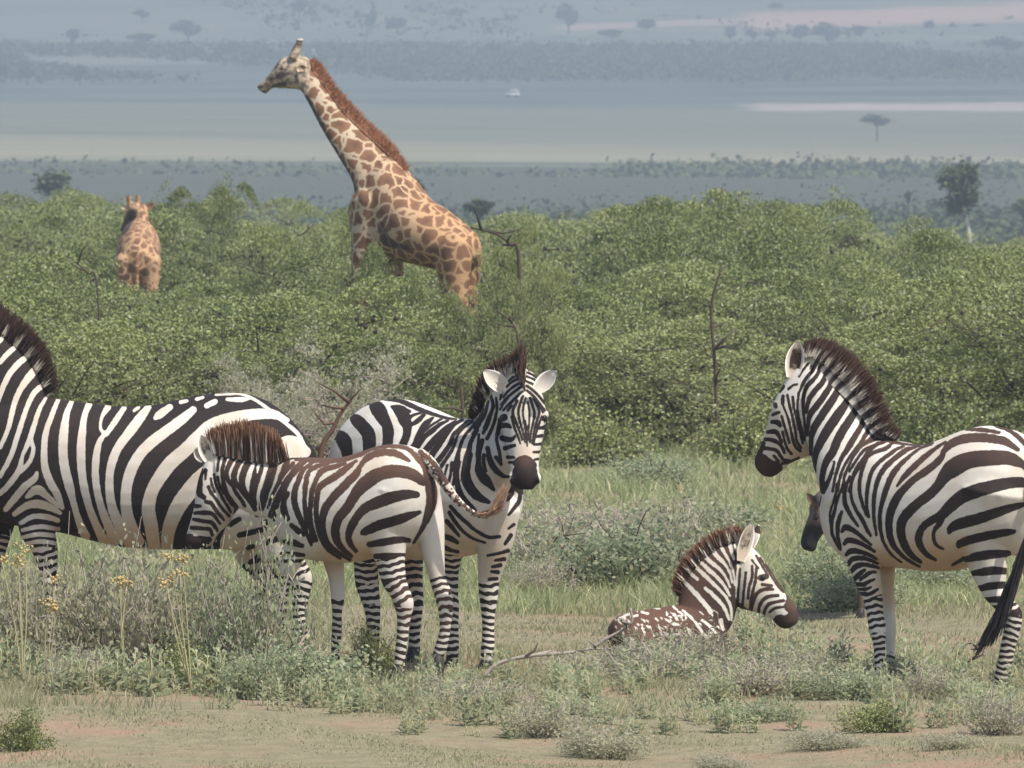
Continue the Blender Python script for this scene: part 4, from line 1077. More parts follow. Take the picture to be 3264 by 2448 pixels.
plh = ((px[:, 1] < 690) & (px[:, 0] < 445)).astype(float)
Z.ear((420, 668), (386, 660), 9, 1.75, (0, -1, .2), .3, 0, False)
Z.ear((462, 664), (492, 649), 10, 1.75, (0, -1, .2), .3, 0, False)
Z.finish(M_GIR, extra={'dark': dk, 'warm': np.full(len(px), .9), 'plain': plh})
# ------------------------------------------------------------------ the land
def ground_material():
    t = NT('savanna_ground')
    tc = t.n('ShaderNodeTexCoord')
    sep = t.n('ShaderNodeSeparateXYZ')
    t.l(tc.outputs['Object'], sep.inputs[0])
    Y = sep.outputs[1]
    soil = t.mix(t.ramp(t.noise(2.2, 5), .35, .68), (0.295, 0.197, 0.138, 1), (0.265, 0.208, 0.143, 1))
    grass = t.mix(t.ramp(t.noise(6, 4), .35, .65), (0.20, 0.178, 0.112, 1), (0.245, 0.214, 0.138, 1))
    cover = t.ramp(t.noise(0.55, 5, .6), .40, .55)
    near = t.mix(cover, soil, grass)
    near = t.mix(t.math('MULTIPLY', t.ramp(t.noise(28, 3), .55, .75), .55), near, (0.24, 0.195, 0.125, 1))
    near = t.mix(t.ramp(Y, 78, 110), near, t.mix(t.ramp(t.noise(.25, 4), .4, .62), (0.12, 0.13, 0.065, 1), (0.20, 0.19, 0.105, 1)))
    # far plain and slopes: long streaks across the view
    st = t.noise(1.0, 4, .55, sx=(.0045, .022, 1))
    st2 = t.noise(1.0, 3, .5, sx=(.0015, .006, 1))
    far = t.mix(t.ramp(st, .38, .62), (0.155, 0.165, 0.11, 1), (0.215, 0.21, 0.138, 1))
    yw = t.math('ADD', Y, t.math('MULTIPLY', t.math('SUBTRACT', st2, .5), 300.0))
    straw = t.math('MULTIPLY', t.ramp(yw, 1230, 1330), t.math('SUBTRACT', 1.0, t.ramp(yw, 1330, 1600)))
    far = t.mix(straw, far, (0.29, 0.265, 0.175, 1))
    far = t.mix(t.math('SUBTRACT', 1.0, t.ramp(yw, 1205, 1265)), far, (0.085, 0.09, 0.065, 1))
    scrub = t.ramp(yw, 2180, 2300)
    far = t.mix(scrub, far, t.mix(t.ramp(st, .42, .6), (0.08, 0.10, 0.075, 1), (0.17, 0.19, 0.13, 1)))
    hill = t.ramp(yw, 2750, 2950)
    far = t.mix(hill, far, t.mix(t.ramp(st, .4, .6), (0.19, 0.22, 0.15, 1), (0.31, 0.30, 0.21, 1)))
    # bare sandy streaks
    X = sep.outputs[0]

    def streak(y0, y1, x0, x1, w, col, base):
        wob = t.math('ADD', Y, t.math('MULTIPLY', t.math('SUBTRACT', t.noise(1.0, 4, .6, sx=(.03, .01, 1)), .5), w))
        m = t.math('MULTIPLY', t.ramp(wob, y0, y0 + w * .5), t.math('SUBTRACT', 1.0, t.ramp(wob, y1 - w * .5, y1)))
        m = t.math('MULTIPLY', m, t.math('MULTIPLY', t.ramp(X, x0, x0 + 12), t.math('SUBTRACT', 1.0, t.ramp(X, x1 - 8, x1 + 8))))
        return t.mix(m, base, col)
    far = streak(2165, 2310, 53, 400, 85, (0.50, 0.42, 0.345, 1), far)
    far = streak(2965, 3120, 72, 400, 90, (0.66, 0.43, 0.33, 1), far)
    far = streak(2940, 3010, -120, -40, 50, (0.50, 0.38, 0.32, 1), far)
    far = streak(3020, 3080, 10, 80, 40, (0.55, 0.40, 0.33, 1), far)
    c = t.mix(t.ramp(Y, 300, 600), near, far)
    t.bump(t.noise(9, 5, .65), .8, .05)
    return t.fin(c, .95, .05)


PROF = [(0, 0), (300, 0), (600, 1.6), (900, 4.6), (1080, 7.6), (1250, 11.4), (1400, 15.0), (1700, 25.0), (2200, 40.9), (2550, 54), (2900, 67.5), (3300, 90), (4000, 138), (4600, 178)]


def zland(y):
    return np.interp(y, [p[0] for p in PROF], [p[1] for p in PROF])


ys = np.concatenate([np.linspace(-40, 30, 8), np.linspace(31, 130, 200), np.linspace(133, 320, 40), np.linspace(330, 4600, 160)])
us = np.linspace(-1, 1, 121)
V, n = [], len(us)
for y in ys:
    half = 9 + max(y, 0) * .17 + 14 if y < 330 else 80 + (y - 330) * .32
    x = us * half
    z = zland(y) + (gz(x, y) if 25 < y < 200 else 0) + (0 if y < 600 else .004 * (y - 600) * np.sin(x * .004 + y * .002))
    V.append(np.stack([x, np.full(n, y), np.broadcast_to(z, (n,))], 1))
i, j = np.meshgrid(np.arange(len(ys) - 1), np.arange(n - 1), indexing='ij')
q = np.stack([i * n + j, i * n + j + 1, (i + 1) * n + j + 1, (i + 1) * n + j], -1).reshape(-1, 4)
ground = link('ground', new_mesh('ground', np.vstack(V), q, [ground_material()], True))
ground['kind'] = 'structure'
ground['label'] = 'pinkish bare soil and short grass running out to a far hazy plain'
# ------------------------------------------------------------------ plants
M_BARK = plain('thorn_bark', (0.085, 0.065, 0.05), .9, .1, .35, 12)
M_TWIG = plain('grey_twig', (0.34, 0.29, 0.245), .9, .1, .4, 14)
M_GALL = plain('ant_gall', (0.05, 0.037, 0.032), .7, .2, .5, 30)
M_THORN = plain('white_thorn', (0.62, 0.60, 0.55), .6, .3)
M_ACACIA = leaf_mat('acacia_leaf', (0.15, 0.185, 0.06, 1), (0.35, 0.40, 0.15, 1), (0.50, 0.50, 0.34, 1), .2, .45, (.7, 1.3))
M_GREYLEAF = leaf_mat('grey_scrub_leaf', (0.33, 0.33, 0.21, 1), (0.50, 0.49, 0.34, 1), (0.58, 0.50, 0.39, 1), .5, .15, (.9, 1.15))
M_FORB = leaf_mat('forb_leaf', (0.25, 0.295, 0.165, 1), (0.44, 0.48, 0.32, 1), (0.54, 0.48, 0.30, 1), .5, .15, (.85, 1.2))
M_FARLEAF = leaf_mat('far_leaf', (0.05, 0.07, 0.03, 1), (0.10, 0.13, 0.05, 1), None, .2, .2)
M_GRASS = leaf_mat('grass_blade', (0.29, 0.30, 0.16, 1), (0.47, 0.44, 0.28, 1), (0.56, 0.49, 0.33, 1), .5, 0.0, (1, 1))
M_GREEN = leaf_mat('green_grass', (0.26, 0.31, 0.13, 1), (0.47, 0.50, 0.28, 1), (0.62, 0.57, 0.36, 1), .5, 0.0, (1, 1))
M_FLOWER = plain('dry_flower', (0.44, 0.34, 0.16), .9, .1, .45, 60)
M_STALK = plain('dry_stalk', (0.40, 0.36, 0.20), .9, .1, .3, 30)
M_LILAC = plain('lilac_flower', (0.55, 0.45, 0.62), .8, .1, .2, 60)


def leaves(C, size, rng, up=0.6, aspect=0.45, droop=None):
    """one pointed leaf (4 verts) at each centre, facing mostly up"""
    n = len(C)
    nrm = rng.normal(0, 1, (n, 3))
    nrm[:, 2] = np.abs(nrm[:, 2]) * .8 + up * 2
    nrm /= np.linalg.norm(nrm, axis=1)[:, None]
    a = rng.normal(0, 1, (n, 3))
    if droop is not None:
        a = a * .5 + droop
    a -= nrm * (a * nrm).sum(1)[:, None]
    a /= np.linalg.norm(a, axis=1)[:, None] + 1e-9
    b = np.cross(nrm, a)
    L = (size * (0.6 + 0.8 * rng.random(n)))[:, None]
    v = np.stack([C - a * L * .5, C + b * L * aspect * .5, C + a * L * .5, C - b * L * aspect * .5], 1).reshape(-1, 3)
    q = np.arange(4 * n).reshape(n, 4)
    return v, q, np.repeat(rng.random(n), 4)


def spray_points(rng, c, r, flat, n):
    u = rng.normal(0, 1, (n, 3))
    u /= np.linalg.norm(u, axis=1)[:, None]
    u *= (rng.random(n) ** .45)[:, None]
    tilt = rng.normal(0, .18, 2)
    p = u * np.array([r, r, r * flat])
    p[:, 2] += p[:, 0] * tilt[0] + p[:, 1] * tilt[1] - .25 * (p[:, 0] ** 2 + p[:, 1] ** 2) / r
    return c + p


def thorn_bush(seed, Wd=1.5, Ht=1.8, nl=15000, leaf=.036, mat=None, grey=False, layers=3, galls=150, thorns=700, flat=.2, keep=.6, plates=.0):
    """spreading thorn bush of unit plan: limbs rise from the base and end in flat leafy sprays"""
    rng = np.random.default_rng(seed)
    br, sp = Geo(), []
    nlimb = 8 + seed % 4
    tips = []
    for k in range(nlimb):
        az = 2 * np.pi * (k + rng.random() * .7) / nlimb
        reach = Wd * (.35 + .65 * rng.random())
        top = Ht * (.55 + .42 * rng.random()) * (1 - .25 * (reach / Wd) ** 2)
        dr = np.array([math.cos(az), math.sin(az), 0])
        P = np.array([[0, 0, -.05], *(dr * reach * t ** 1.3 + np.array([0, 0, top * t ** .75]) + rng.normal(0, .05, 3) for t in (.25, .5, .75, 1))])
        P[0] += rng.normal(0, .07, 3) * [1, 1, 0]
        C = catmull(P, 3)
        br.tube(C, np.linspace(.026, .005, len(C)), 5)
        for t in np.linspace(.3, 1, 6):
            b = C[min(int(t * (len(C) - 1)), len(C) - 1)]
            for m in range(2):
                a2 = az + rng.normal(0, 1.0)
                ln = (.18 + .4 * rng.random()) * Wd * .7
                e = b + np.array([math.cos(a2) * ln, math.sin(a2) * ln, (.02 + .22 * rng.random()) * ln * 1.6])
                e[2] = min(e[2], Ht * (1.02 - .3 * (np.hypot(e[0], e[1]) / Wd) ** 2))
                mid = (b + e) / 2 + rng.normal(0, .04, 3)
                br.tube(np.array([b, mid, e]), [.007, .005, .003], 4)
                tips.append(e)
                tips.append(mid)
    tips = np.array(tips)
    # lower skirt of sprays so the bush is leafy nearly to the ground
    sk = 90
    az = rng.random(sk) * 2 * np.pi
    rr = Wd * (.5 + .5 * rng.random(sk))
    low = np.stack([np.cos(az) * rr, np.sin(az) * rr, Ht * (.06 + .62 * rng.random(sk))], 1)
    tips = np.vstack([tips, low])
    keepn = rng.random(len(tips)) < keep
    tips = tips[keepn]
    rad = (.14 + .22 * rng.random(len(tips))) * Wd / 1.5 * (1.15 if keep < .5 else 1)
    share = rad ** 2
    cnt = np.maximum(8, nl * (1 - plates) * share / share.sum()).astype(int)
    PL_ = []
    npl = 13
    if plates:
        pr = (.30 + .32 * rng.random(npl)) * Wd / 1.5
        for k in range(npl):
            a, q = rng.random() * 6.28, Wd * .85 * rng.random() ** .5
            c = np.array([math.cos(a) * q, math.sin(a) * q, Ht * (.18 + .78 * (k + rng.random()) / npl) * (1 - .22 * (q / Wd) ** 2)])
            PL_.append(spray_points(rng, c, pr[k], .13, int(nl * plates * pr[k] ** 2 / (pr ** 2).sum())))
            br.tube(np.array([[c[0] * .5, c[1] * .5, c[2] * .45], c * [.8, .8, .8], c - [0, 0, .04]]), [.012, .009, .005], 4)
    L = np.vstack(PL_ + [spray_points(rng, c, r, flat, n) for c, r, n in zip(tips, rad, cnt)])
    L = L[L[:, 2] > .02]
    zs = Ht / np.percentile(L[:, 2], 99)
    L[:, 2] *= zs
    v, q, rn = leaves(L, leaf, rng, .15, .5)
    crown = new_mesh('crown', v, q, [mat or (M_GREYLEAF if grey else M_ACACIA)], False, {'rnd': rn})
    branches = br.build('branches', [M_TWIG if grey else M_BARK])
    gl = Geo()
    pick = tips[rng.integers(0, len(tips), galls)] + rng.normal(0, .12, (galls, 3)) * [1, 1, .5]
    for p in pick:
        r = .012 + .013 * rng.random()
        gl.loft([ring(p + np.array([0, 0, r * math.cos(t)]), np.array([r * math.sin(t), 0, 0]), np.array([0, r * math.sin(t), 0]), 6) for t in (.35, 1.2, 2.0, 2.8)])
    gm = gl.build('galls', [M_GALL])
    c = L[rng.integers(0, len(L), thorns)] + rng.normal(0, .02, (thorns, 3))
    v, q, rn = leaves(c, .05, rng, 0, .09)
    tm = new_mesh('thorns', v, q, [M_THORN], False)
    return [('crown', crown, None), ('branches', branches, None), ('galls', gm, 'stuff'), ('thorns', tm, 'stuff')]


def proto_place(parts, name, label, cat, loc, rotz, scale, group):
    r = thing(name, label, cat, loc, rotz, group)
    r.scale = scale
    for nm, me, kd in parts:
        o = link(nm, me, r)
        if kd:
            o['kind'] = kd
    return r


BUSH = [thorn_bush(s, 1.55, 1.7, 46000, .034, flat=(.2, .13)[s % 2], keep=(.62, .4)[s % 2], plates=.62) for s in (1, 2, 3, 4, 5, 6)]
GREYB = [thorn_bush(21, 1.1, 1.3, 6500, .034, grey=True, galls=20, thorns=2600), thorn_bush(22, 1.1, 1.2, 8000, .034, grey=True, galls=20, thorns=1800)]

# skyline of the thicket: photo column -> row of the bush tops
SKX = [-400, 0, 150, 330, 480, 540, 640, 770, 830, 1000, 1060, 1150, 1480, 1560, 1640, 1760, 1900, 1960, 2200, 2440, 2580, 2640, 2700, 2900, 2980, 3264, 3700]
SKY = [610, 598, 604, 590, 632, 640, 590, 640, 690, 705, 640, 600, 700, 660, 700, 700, 690, 640, 650, 640, 612, 660, 708, 716, 738, 738, 720]


def cap_row(px, d):
    """lowest row (highest point) a bush may reach at this place, so that the giraffes stay in view"""
    y = np.interp(px, SKX, SKY)
    hw = 1.0 * F / d
    if d < 143 and abs(px - 440) < 70 + hw * .75:
        y = max(y, 905 - max(0, abs(px - 440) - 60) * .2)
    if d < 98 and 1070 < px < 1235:
        y = max(y, 800)
    elif d < 98 and 1235 <= px < 1400:
        y = max(y, 900)
    elif d < 98 and 1400 <= px < 1560:
        y = max(y, 880)
    return y


rngb = random.Random(5)
spots = []
d = 84.0
row = 0
while d < 330:
    halfw = 0.0567 * d * (1.4 if d < 130 else 1.2)
    step = (2.6 if d < 120 else 2.7 if d < 170 else 4.2)
    x = -halfw + rngb.random() * step
    while x < halfw:
        xx, dd = x + rngb.uniform(-.5, .5) * step * .7, d + rngb.uniform(-1.2, 1.2) * (1 if d < 120 else 2.5)
        spots.append((xx, dd))
        x += step
    d *= 1.045 if d < 120 else 1.10
BG = 'thorn bushes of the thicket'
SIDE = ['far left', 'left', 'centre left', 'centre', 'centre right', 'right', 'far right']
near_things = [(0, 'left picture edge'), (170, 'large left zebra back'), (430, 'second giraffe'), (640, 'large left zebra rump'), (850, 'brown foal neck'), (1050, 'facing zebra rump'), (1290, 'tall giraffe'), (1460, 'tall giraffe tail'), (1660, 'facing zebra head'), (1900, 'open grassy gap'), (2100, 'lying foal back'), (2290, 'dark upright stem'), (2450, 'lying foal head'), (2640, 'right zebra head'), (2850, 'right zebra withers'), (3090, 'lone round tree'), (3264, 'right picture edge')]
cnt = {}
nb = 0
for xx, dd in spots:
    px = 1632 + F * xx / dd
    # keep the first row back on the right, where grass runs up to the bushes
    if dd < 86 + (4 if px > 1700 else 0) * 1.0 and px > 1700:
        continue
    if dd < 96 and 1060 < px < 1560 and dd > 88:
        continue
    # open a little room around the giraffes
    if abs(dd - 97) < 2.2 and 1080 < px < 1540:
        continue
    if 126 < dd < 150 and abs(px - 440) < 70 + 1.5 * F / dd:
        continue
    yc = cap_row(px, dd)
    hmax = CAMH - (yc - HOR) / F * dd
    if dd < 100:
        h = rngb.uniform(1.35, 2.0)
    elif dd < 125:
        h = rngb.uniform(1.6, 2.35)
    else:
        h = rngb.uniform(.82, 1.0) * hmax
    h = min(h, hmax)
    if h < .5:
        continue
    wsc = rngb.uniform(.85, 1.25) * (1.0 if dd < 125 else 1.25 if dd < 170 else 1.9)
    na = min(near_things, key=lambda a: abs(a[0] - px))
    nm = ('left of' if px < na[0] - 40 else 'right of' if px > na[0] + 40 else 'straight above') + ' the ' + na[1]
    zone = 'front edge' if dd < 92 else 'near middle' if dd < 104 else 'middle' if dd < 125 else 'back' if dd < 175 else 'far rim'
    big = 'tall' if h > 2.3 else 'low' if h < 1.4 else 'rounded'
    label = f'{big} green bush, {zone} of the thicket, {nm}'
    b = BUSH[rngb.randrange(6)]
    proto_place(b, 'thorn_bush', label, 'bush', (xx, dd, -.02), rngb.random() * 6.28, (wsc, wsc, h / 1.72), BG)
    nb += 1
print('bushes', nb)

# individual bushes that stand out
def at_bush(parts, name, label, px, row_top, d, wpx, group=None, rot=0, base=1.72, wd=1.55, cat='bush'):
    h = CAMH - (row_top - HOR) / F * d
    w = wpx * d / F / 2 / wd
    p = W(px, 0, d)
    return proto_place(parts, name, label, cat, (p[0], d, zland(d) - .02), rot, (w, w, (h - zland(d)) / base), group)


at_bush(GREYB[0], 'grey_thorn_bush', 'pale grey thorny bush, almost leafless, just behind the facing zebra', 1080, 1080, 80.5, 520, base=1.3, wd=1.1)
at_bush(GREYB[1], 'grey_thorn_bush', 'grey spiny bush beside the rump of the large left zebra', 850, 1110, 82.5, 420, base=1.3, wd=1.1, rot=2)
at_bush(BUSH[2], 'thorn_bush', 'dark rounded green bush standing above the others right of the second giraffe', 665, 585, 152, 380, rot=1)
at_bush(BUSH[4], 'thorn_bush', 'feathery pale green bush directly behind the chest of the tall giraffe', 1085, 600, 112, 340, rot=2)
at_bush(BUSH[1], 'thorn_bush', 'wide green bush with long arching top branch rising right of centre', 2250, 630, 124, 700, rot=.6)
at_bush(BUSH[3], 'thorn_bush', 'bush whose upright branch tips stick out highest right of centre', 2480, 612, 127, 560, rot=2.6)
at_bush(BUSH[5], 'thorn_bush', 'leafy bush hiding the forelegs of the tall giraffe', 1120, 785, 93.5, 360, rot=.3)
at_bush(BUSH[2], 'thorn_bush', 'low green bush under the belly of the tall giraffe', 1290, 872, 92.5, 330, rot=3.1)
at_bush(BUSH[4], 'thorn_bush', 'leafy bush hiding the hind legs of the tall giraffe', 1430, 868, 91.5, 340, rot=4.1)
at_bush(BUSH[1], 'thorn_bush', 'spreading bush just right of the tall giraffe tail', 1690, 850, 92.5, 340, rot=5.1)
at_bush(BUSH[0], 'thorn_bush', 'flat topped bush covering the rump of the tall giraffe', 1580, 715, 95.2, 330, rot=1.2)

# bare crooked stems seen in front of the thicket
def branch_thing(name, label, pts, d, r0, r1, mat, twigs=5, seed=1, cat='branch', lean=.0):
    rng = np.random.default_rng(seed)
    P = np.array([W(x, y, d + lean * k) for k, (x, y) in enumerate(pts)])
    base = np.array([P[0][0], d, 0])
    r = thing(name, label, cat, tuple(base))
    g = Geo()
    C = catmull(P, 5)
    g.tube(C - base, np.linspace(r0, r1, len(C)), 8)
    link('stem', g.build('stem', [mat]), r)
    for k in range(twigs):
        i = rng.integers(len(C) // 4, len(C) - 1)
        b = C[i] - base
        dv = rng.normal(0, 1, 3)
        dv[2] = abs(dv[2]) * .6
        dv /= np.linalg.norm(dv)
        ln = min(.3, (.12 + .22 * rng.random()) * np.linalg.norm(P[-1] - P[0]))
        g = Geo()
        g.tube(np.array([b, b + dv * ln * .5 + rng.normal(0, .02, 3), b + dv * ln]), [r1 * 1.4, r1, r1 * .5], 6)
        link('twig', g.build('twig', [mat]), r)
    return r


M_RED = plain('reddish_bark', (0.12, 0.07, 0.05), .9, .1, .35, 20)
branch_thing('bare_branch', 'reddish bare forked branch rising behind the facing zebra rump', [(1005, 1800), (1020, 1460), (1060, 1370), (1085, 1320), (1120, 1275)], 60, .022, .008, M_RED, 5, 3)
branch_thing('bare_branch', 'dark curved stem leaning above the facing zebra head', [(1672, 1510), (1668, 1260), (1658, 1130), (1640, 1040), (1585, 990)], 84, .018, .008, M_BARK, 4, 5)
branch_thing('bare_branch', 'dark upright stem in the thicket right of the facing zebra', [(2290, 1498), (2285, 1340), (2278, 1150), (2268, 980), (2300, 850)], 86, .022, .010, M_BARK, 7, 6)
branch_thing('bare_branch', 'pale slanting dead stem below the second giraffe', [(330, 1415), (310, 920), (280, 870), (240, 835)], 96, .012, .008, M_BARK, 2, 7)
branch_thing('bare_branch', 'grey upright stem standing dark behind the facing zebra shoulder', [(1468, 1548), (1470, 1420), (1475, 1330), (1470, 1230)], 80, .022, .012, M_BARK, 3, 8)
branch_thing('bare_branch', 'arched dark branch beside the rump of the tall giraffe', [(1668, 1430), (1655, 840), (1625, 780), (1580, 745), (1500, 725)], 94, .024, .01, M_BARK, 4, 9)
branch_thing('bare_branch', 'short black stick standing up from the scrub left of the lying foal', [(1885, 1885), (1850, 1840), (1815, 1800)], 55.8, .014, .016, M_BARK, 1, 10)
branch_thing('fallen_branch', 'long grey fallen branch lying in the scrub left of the lying foal', [(1540, 2160), (1590, 2115), (1700, 2090), (1860, 2075), (1935, 2035), (2010, 1990), (2010, 1940)], 44.6, .011, .006, M_TWIG, 6, 11)
branch_thing('fallen_branch', 'short dark fallen branch on the grass below the lying foal muzzle', [(2520, 2130), (2590, 2115), (2680, 2135)], 45.2, .011, .007, M_BARK, 3, 12)
branch_thing('fallen_branch', 'thin twiggy branch on the ground left of the right zebra hind hoof', [(2960, 2150), (3040, 2135), (3110, 2090), (3125, 2060)], 44.9, .008, .005, M_BARK, 5, 13)

# ---- low scrub and herbs of the clearing
def low_shrub(seed, r=.3, h=.32, n=2400, leaf=.02, mat=None, twigs=26, bark=None, up=.5):
    rng = np.random.default_rng(seed)
    g = Geo()
    tips = []
    for k in range(twigs):
        az = rng.random() * 6.28
        rr = r * rng.random() ** .6
        e = np.array([math.cos(az) * rr, math.sin(az) * rr, h * (.35 + .65 * rng.random()) * (1 - .4 * (rr / r) ** 2)])
        b = e * np.array([.2, .2, 0]) + np.array([0, 0, -.02])
        m = (b + e) / 2 + rng.normal(0, .03, 3)
        g.tube(np.array([b, m, e]), [.006, .0045, .0025], 4)
        tips += [e, (m + e) / 2, m]
        for _ in range(2):
            q = e + rng.normal(0, .05, 3)
            g.tube(np.array([e, (e + q) / 2 + rng.normal(0, .008, 3), q]), [.003, .0025, .0015], 3)
    tips = np.array(tips)
    c = tips[rng.integers(0, len(tips), n)] + rng.normal(0, 1, (n, 3)) * np.array([.06, .06, .035]) * (r / .3)
    c = c[c[:, 2] > .005]
    v, q, rn = leaves(c, leaf, rng, .15, .6)
    return [('crown', new_mesh('crown', v, q, [mat or M_GREYLEAF], False, {'rnd': rn}), None), ('branches', g.build('branches', [bark or M_TWIG]), None)]


def forb(seed, n_st=6, h=.3, leaf=.085, mat=None, aspect=.3):
    """upright herb with lance-shaped leaves along its stems"""
    rng = np.random.default_rng(seed)
    g = Geo()
    vs, qs, rs, o = [], [], [], 0
    for k in range(n_st):
        az, ln = rng.random() * 6.28, h * (.6 + .5 * rng.random())
        lean = .25 * rng.random()
        b = np.array([rng.normal(0, .05), rng.normal(0, .05), -.01])
        e = b + np.array([math.cos(az) * lean * ln, math.sin(az) * lean * ln, ln])
        g.tube(np.array([b, (b + e) / 2 + rng.normal(0, .01, 3), e]), [.005, .004, .002], 4)
        m = int(10 * ln / .3) + 4
        for i in range(m):
            t = (i + .5) / m
            p = b + (e - b) * t
            a = i * 2.4 + rng.random()
            L = leaf * (1.1 - .5 * t) * (.7 + .6 * rng.random())
            dv = np.array([math.cos(a), math.sin(a), .5 + .9 * t])
            dv /= np.linalg.norm(dv)
            sd = np.cross(dv, (0, 0, 1))
            sd /= np.linalg.norm(sd)
            w = L * aspect * .5
            tip = p + dv * L - np.array([0, 0, L * .25])
            v = np.array([p, p + dv * L * .5 + sd * w, tip, p + dv * L * .5 - sd * w])
            vs.append(v)
            qs.append(np.arange(4) + o)
            o += 4
            rs += [rng.random()] * 4
    return [('leaves', new_mesh('leaves', np.vstack(vs), np.array(qs), [mat or M_FORB], False, {'rnd': np.array(rs)}), None), ('stems', g.build('stems', [M_STALK]), None)]


SHRUB = [low_shrub(31, .32, .34, 2800, .022, twigs=40), low_shrub(32, .30, .26, 5000, .02), low_shrub(33, .34, .30, 5600, .024, M_FORB, bark=M_BARK), low_shrub(34, .3, .3, 2600, .018, twigs=60), low_shrub(35, .32, .38, 5600, .022, M_ACACIA, bark=M_BARK), low_shrub(36, .32, .34, 2300, .022, M_FORB, bark=M_TWIG, twigs=40)]
FORB = [forb(41, 6, .3, .1, None, .36), forb(42, 8, .24, .09, None, .36), forb(43, 5, .36, .12, None, .36), forb(44, 9, .18, .06, M_GREYLEAF, .36)]
rngp = random.Random(17)


def put(parts, name, label, px, py, wpx, hpx, cat, group=None, w0=.32, h0=.34):
    d = gd(py)
    p = W(px, 0, d)
    s = wpx * d / F / 2 / w0
    proto_place(parts, name, label, cat, (p[0], d, float(gz(p[0], d)) - .01), rngp.random() * 6.28, (s, s, hpx * d / F / h0), group)


# named plants: (kind, column, row of its base, width, height, label)
PL = [
    (4, 70, 2400, 190, 130, 'low round olive shrub in the bottom left corner'),
    (0, 330, 2140, 430, 435, 'grey green shrub in front of the large left zebra belly'),
    (0, 520, 2150, 400, 440, 'leafy green shrub below the large left zebra belly'),
    (5, 850, 2166, 330, 500, 'feathery thorn shrub under the brown foal chin'),
    (5, 690, 2160, 300, 400, 'small leafy thorn shrub at the brown foal muzzle'),
    (0, 90, 2145, 330, 380, 'grey shrub at the foreleg of the large left zebra'),
    (2, 1000, 2210, 420, 230, 'dense dark green shrub in front of the brown foal forelegs'),
    (2, 820, 2220, 260, 200, 'bright green leafy shrub left of the dense dark shrub'),
    (4, 1180, 2150, 190, 160, 'dark leafy shrub between the brown foal legs'),
    (3, 2080, 2190, 520, 150, 'wide pale grey thorny shrub in front of the lying foal'),
    (3, 1850, 2170, 320, 130, 'grey twiggy scrub left of the lying foal body'),
    (1, 2330, 2160, 260, 110, 'low grey shrub below the lying foal neck'),
    (3, 2400, 2250, 420, 150, 'pale twiggy grey shrub at the centre right foreground'),
    (2, 2400, 2300, 280, 90, 'mossy low green cushion shrub on the red soil'),
    (0, 1760, 2330, 300, 130, 'grey leaved shrub in the middle foreground'),
    (1, 1900, 2380, 340, 150, 'large blurred grey shrub near the bottom centre'),
    (3, 3170, 2340, 280, 170, 'spiky grey green shrub in the bottom right corner'),
    (1, 2850, 2190, 240, 120, 'small grey shrub at the front hooves of the right zebra'),
    (0, 2960, 2240, 300, 120, 'olive shrub between the right zebra legs'),
    (2, 2700, 2260, 280, 120, 'green low shrub under the right zebra chest'),
    (1, 2280, 2440, 220, 80, 'small grey shrub cut by the bottom edge right of centre'),
    (2, 1960, 1880, 520, 260, 'broad green shrub behind and left of the lying foal'),
    (3, 1790, 1840, 460, 290, 'grey scrub right of the facing zebra forelegs'),
    (0, 2150, 1850, 460, 270, 'grey green shrub directly behind the lying foal mane'),
    (2, 2640, 1900, 300, 170, 'green herbs in front of the dark wildebeest'),
    (2, 2720, 1950, 330, 150, 'green weeds hiding the feet of the dark wildebeest'),
    (2, 2960, 1880, 330, 130, 'green leafy herbs seen under the right zebra belly'),
    (3, 1740, 1900, 260, 150, 'dry grey scrub beside the facing zebra leg'),
    (1, 2460, 1990, 180, 60, 'low tuft of scrub under the lying foal chin'),
    (0, 2210, 2160, 300, 170, 'soft grey green shrub in front of the lying foal chest'),
    (5, 2030, 2165, 280, 150, 'thin leafy shrub in front of the lying foal rump'),
    (0, 2160, 2130, 260, 110, 'grey green shrub covering the lying foal flank'),
    (1, 2060, 2120, 240, 100, 'faded scrub covering the lying foal hindquarters'),
    (4, 600, 2170, 240, 150, 'dark green bushy herb right of the yellow stalks'),
    (0, 230, 2200, 260, 160, 'grey green herb clump at the left'),
    (3, 1960, 1760, 420, 180, 'pale scrub in the grass behind the broad green shrub'),
    (0, 1720, 1720, 300, 140, 'grey scrub in the grass right of the facing zebra chest'),
    (2, 2300, 1700, 300, 120, 'green weeds in the grass above the lying foal ears'),
    (2, 2060, 1560, 330, 140, 'dark green bush at the edge of the thicket above the lying foal'),
    (4, 2420, 1500, 380, 200, 'low leafy bush at the thicket edge left of the right zebra muzzle'),
    (4, 1900, 1490, 360, 190, 'low leafy bush at the thicket edge right of the facing zebra head'),
    (2, 2760, 1540, 330, 170, 'leafy bush at the thicket edge behind the right zebra neck'),
    (4, 3000, 1500, 400, 220, 'low bush at the thicket edge above the right zebra back'),
    (3, 1560, 2250, 340, 120, 'pale grey scrub in front of the facing zebra hooves'),
    (0, 1420, 2230, 260, 110, 'grey green tuft beside the brown foal hind hoof'),
    (1, 2620, 2380, 300, 90, 'faded grey tuft on the red soil at the lower right'),
    (1, 3020, 2400, 240, 80, 'small grey tuft at the bottom right'),
    (0, 2560, 2200, 280, 130, 'grey herb clump below the lying foal muzzle'),
    (4, 2790, 2330, 240, 100, 'low olive cushion shrub right of centre foreground'),
]
for k, px, py, w, h, lab in PL:
    put(SHRUB[k], 'low_shrub', lab, px, py, w, h, 'shrub', 'low shrubs of the clearing')
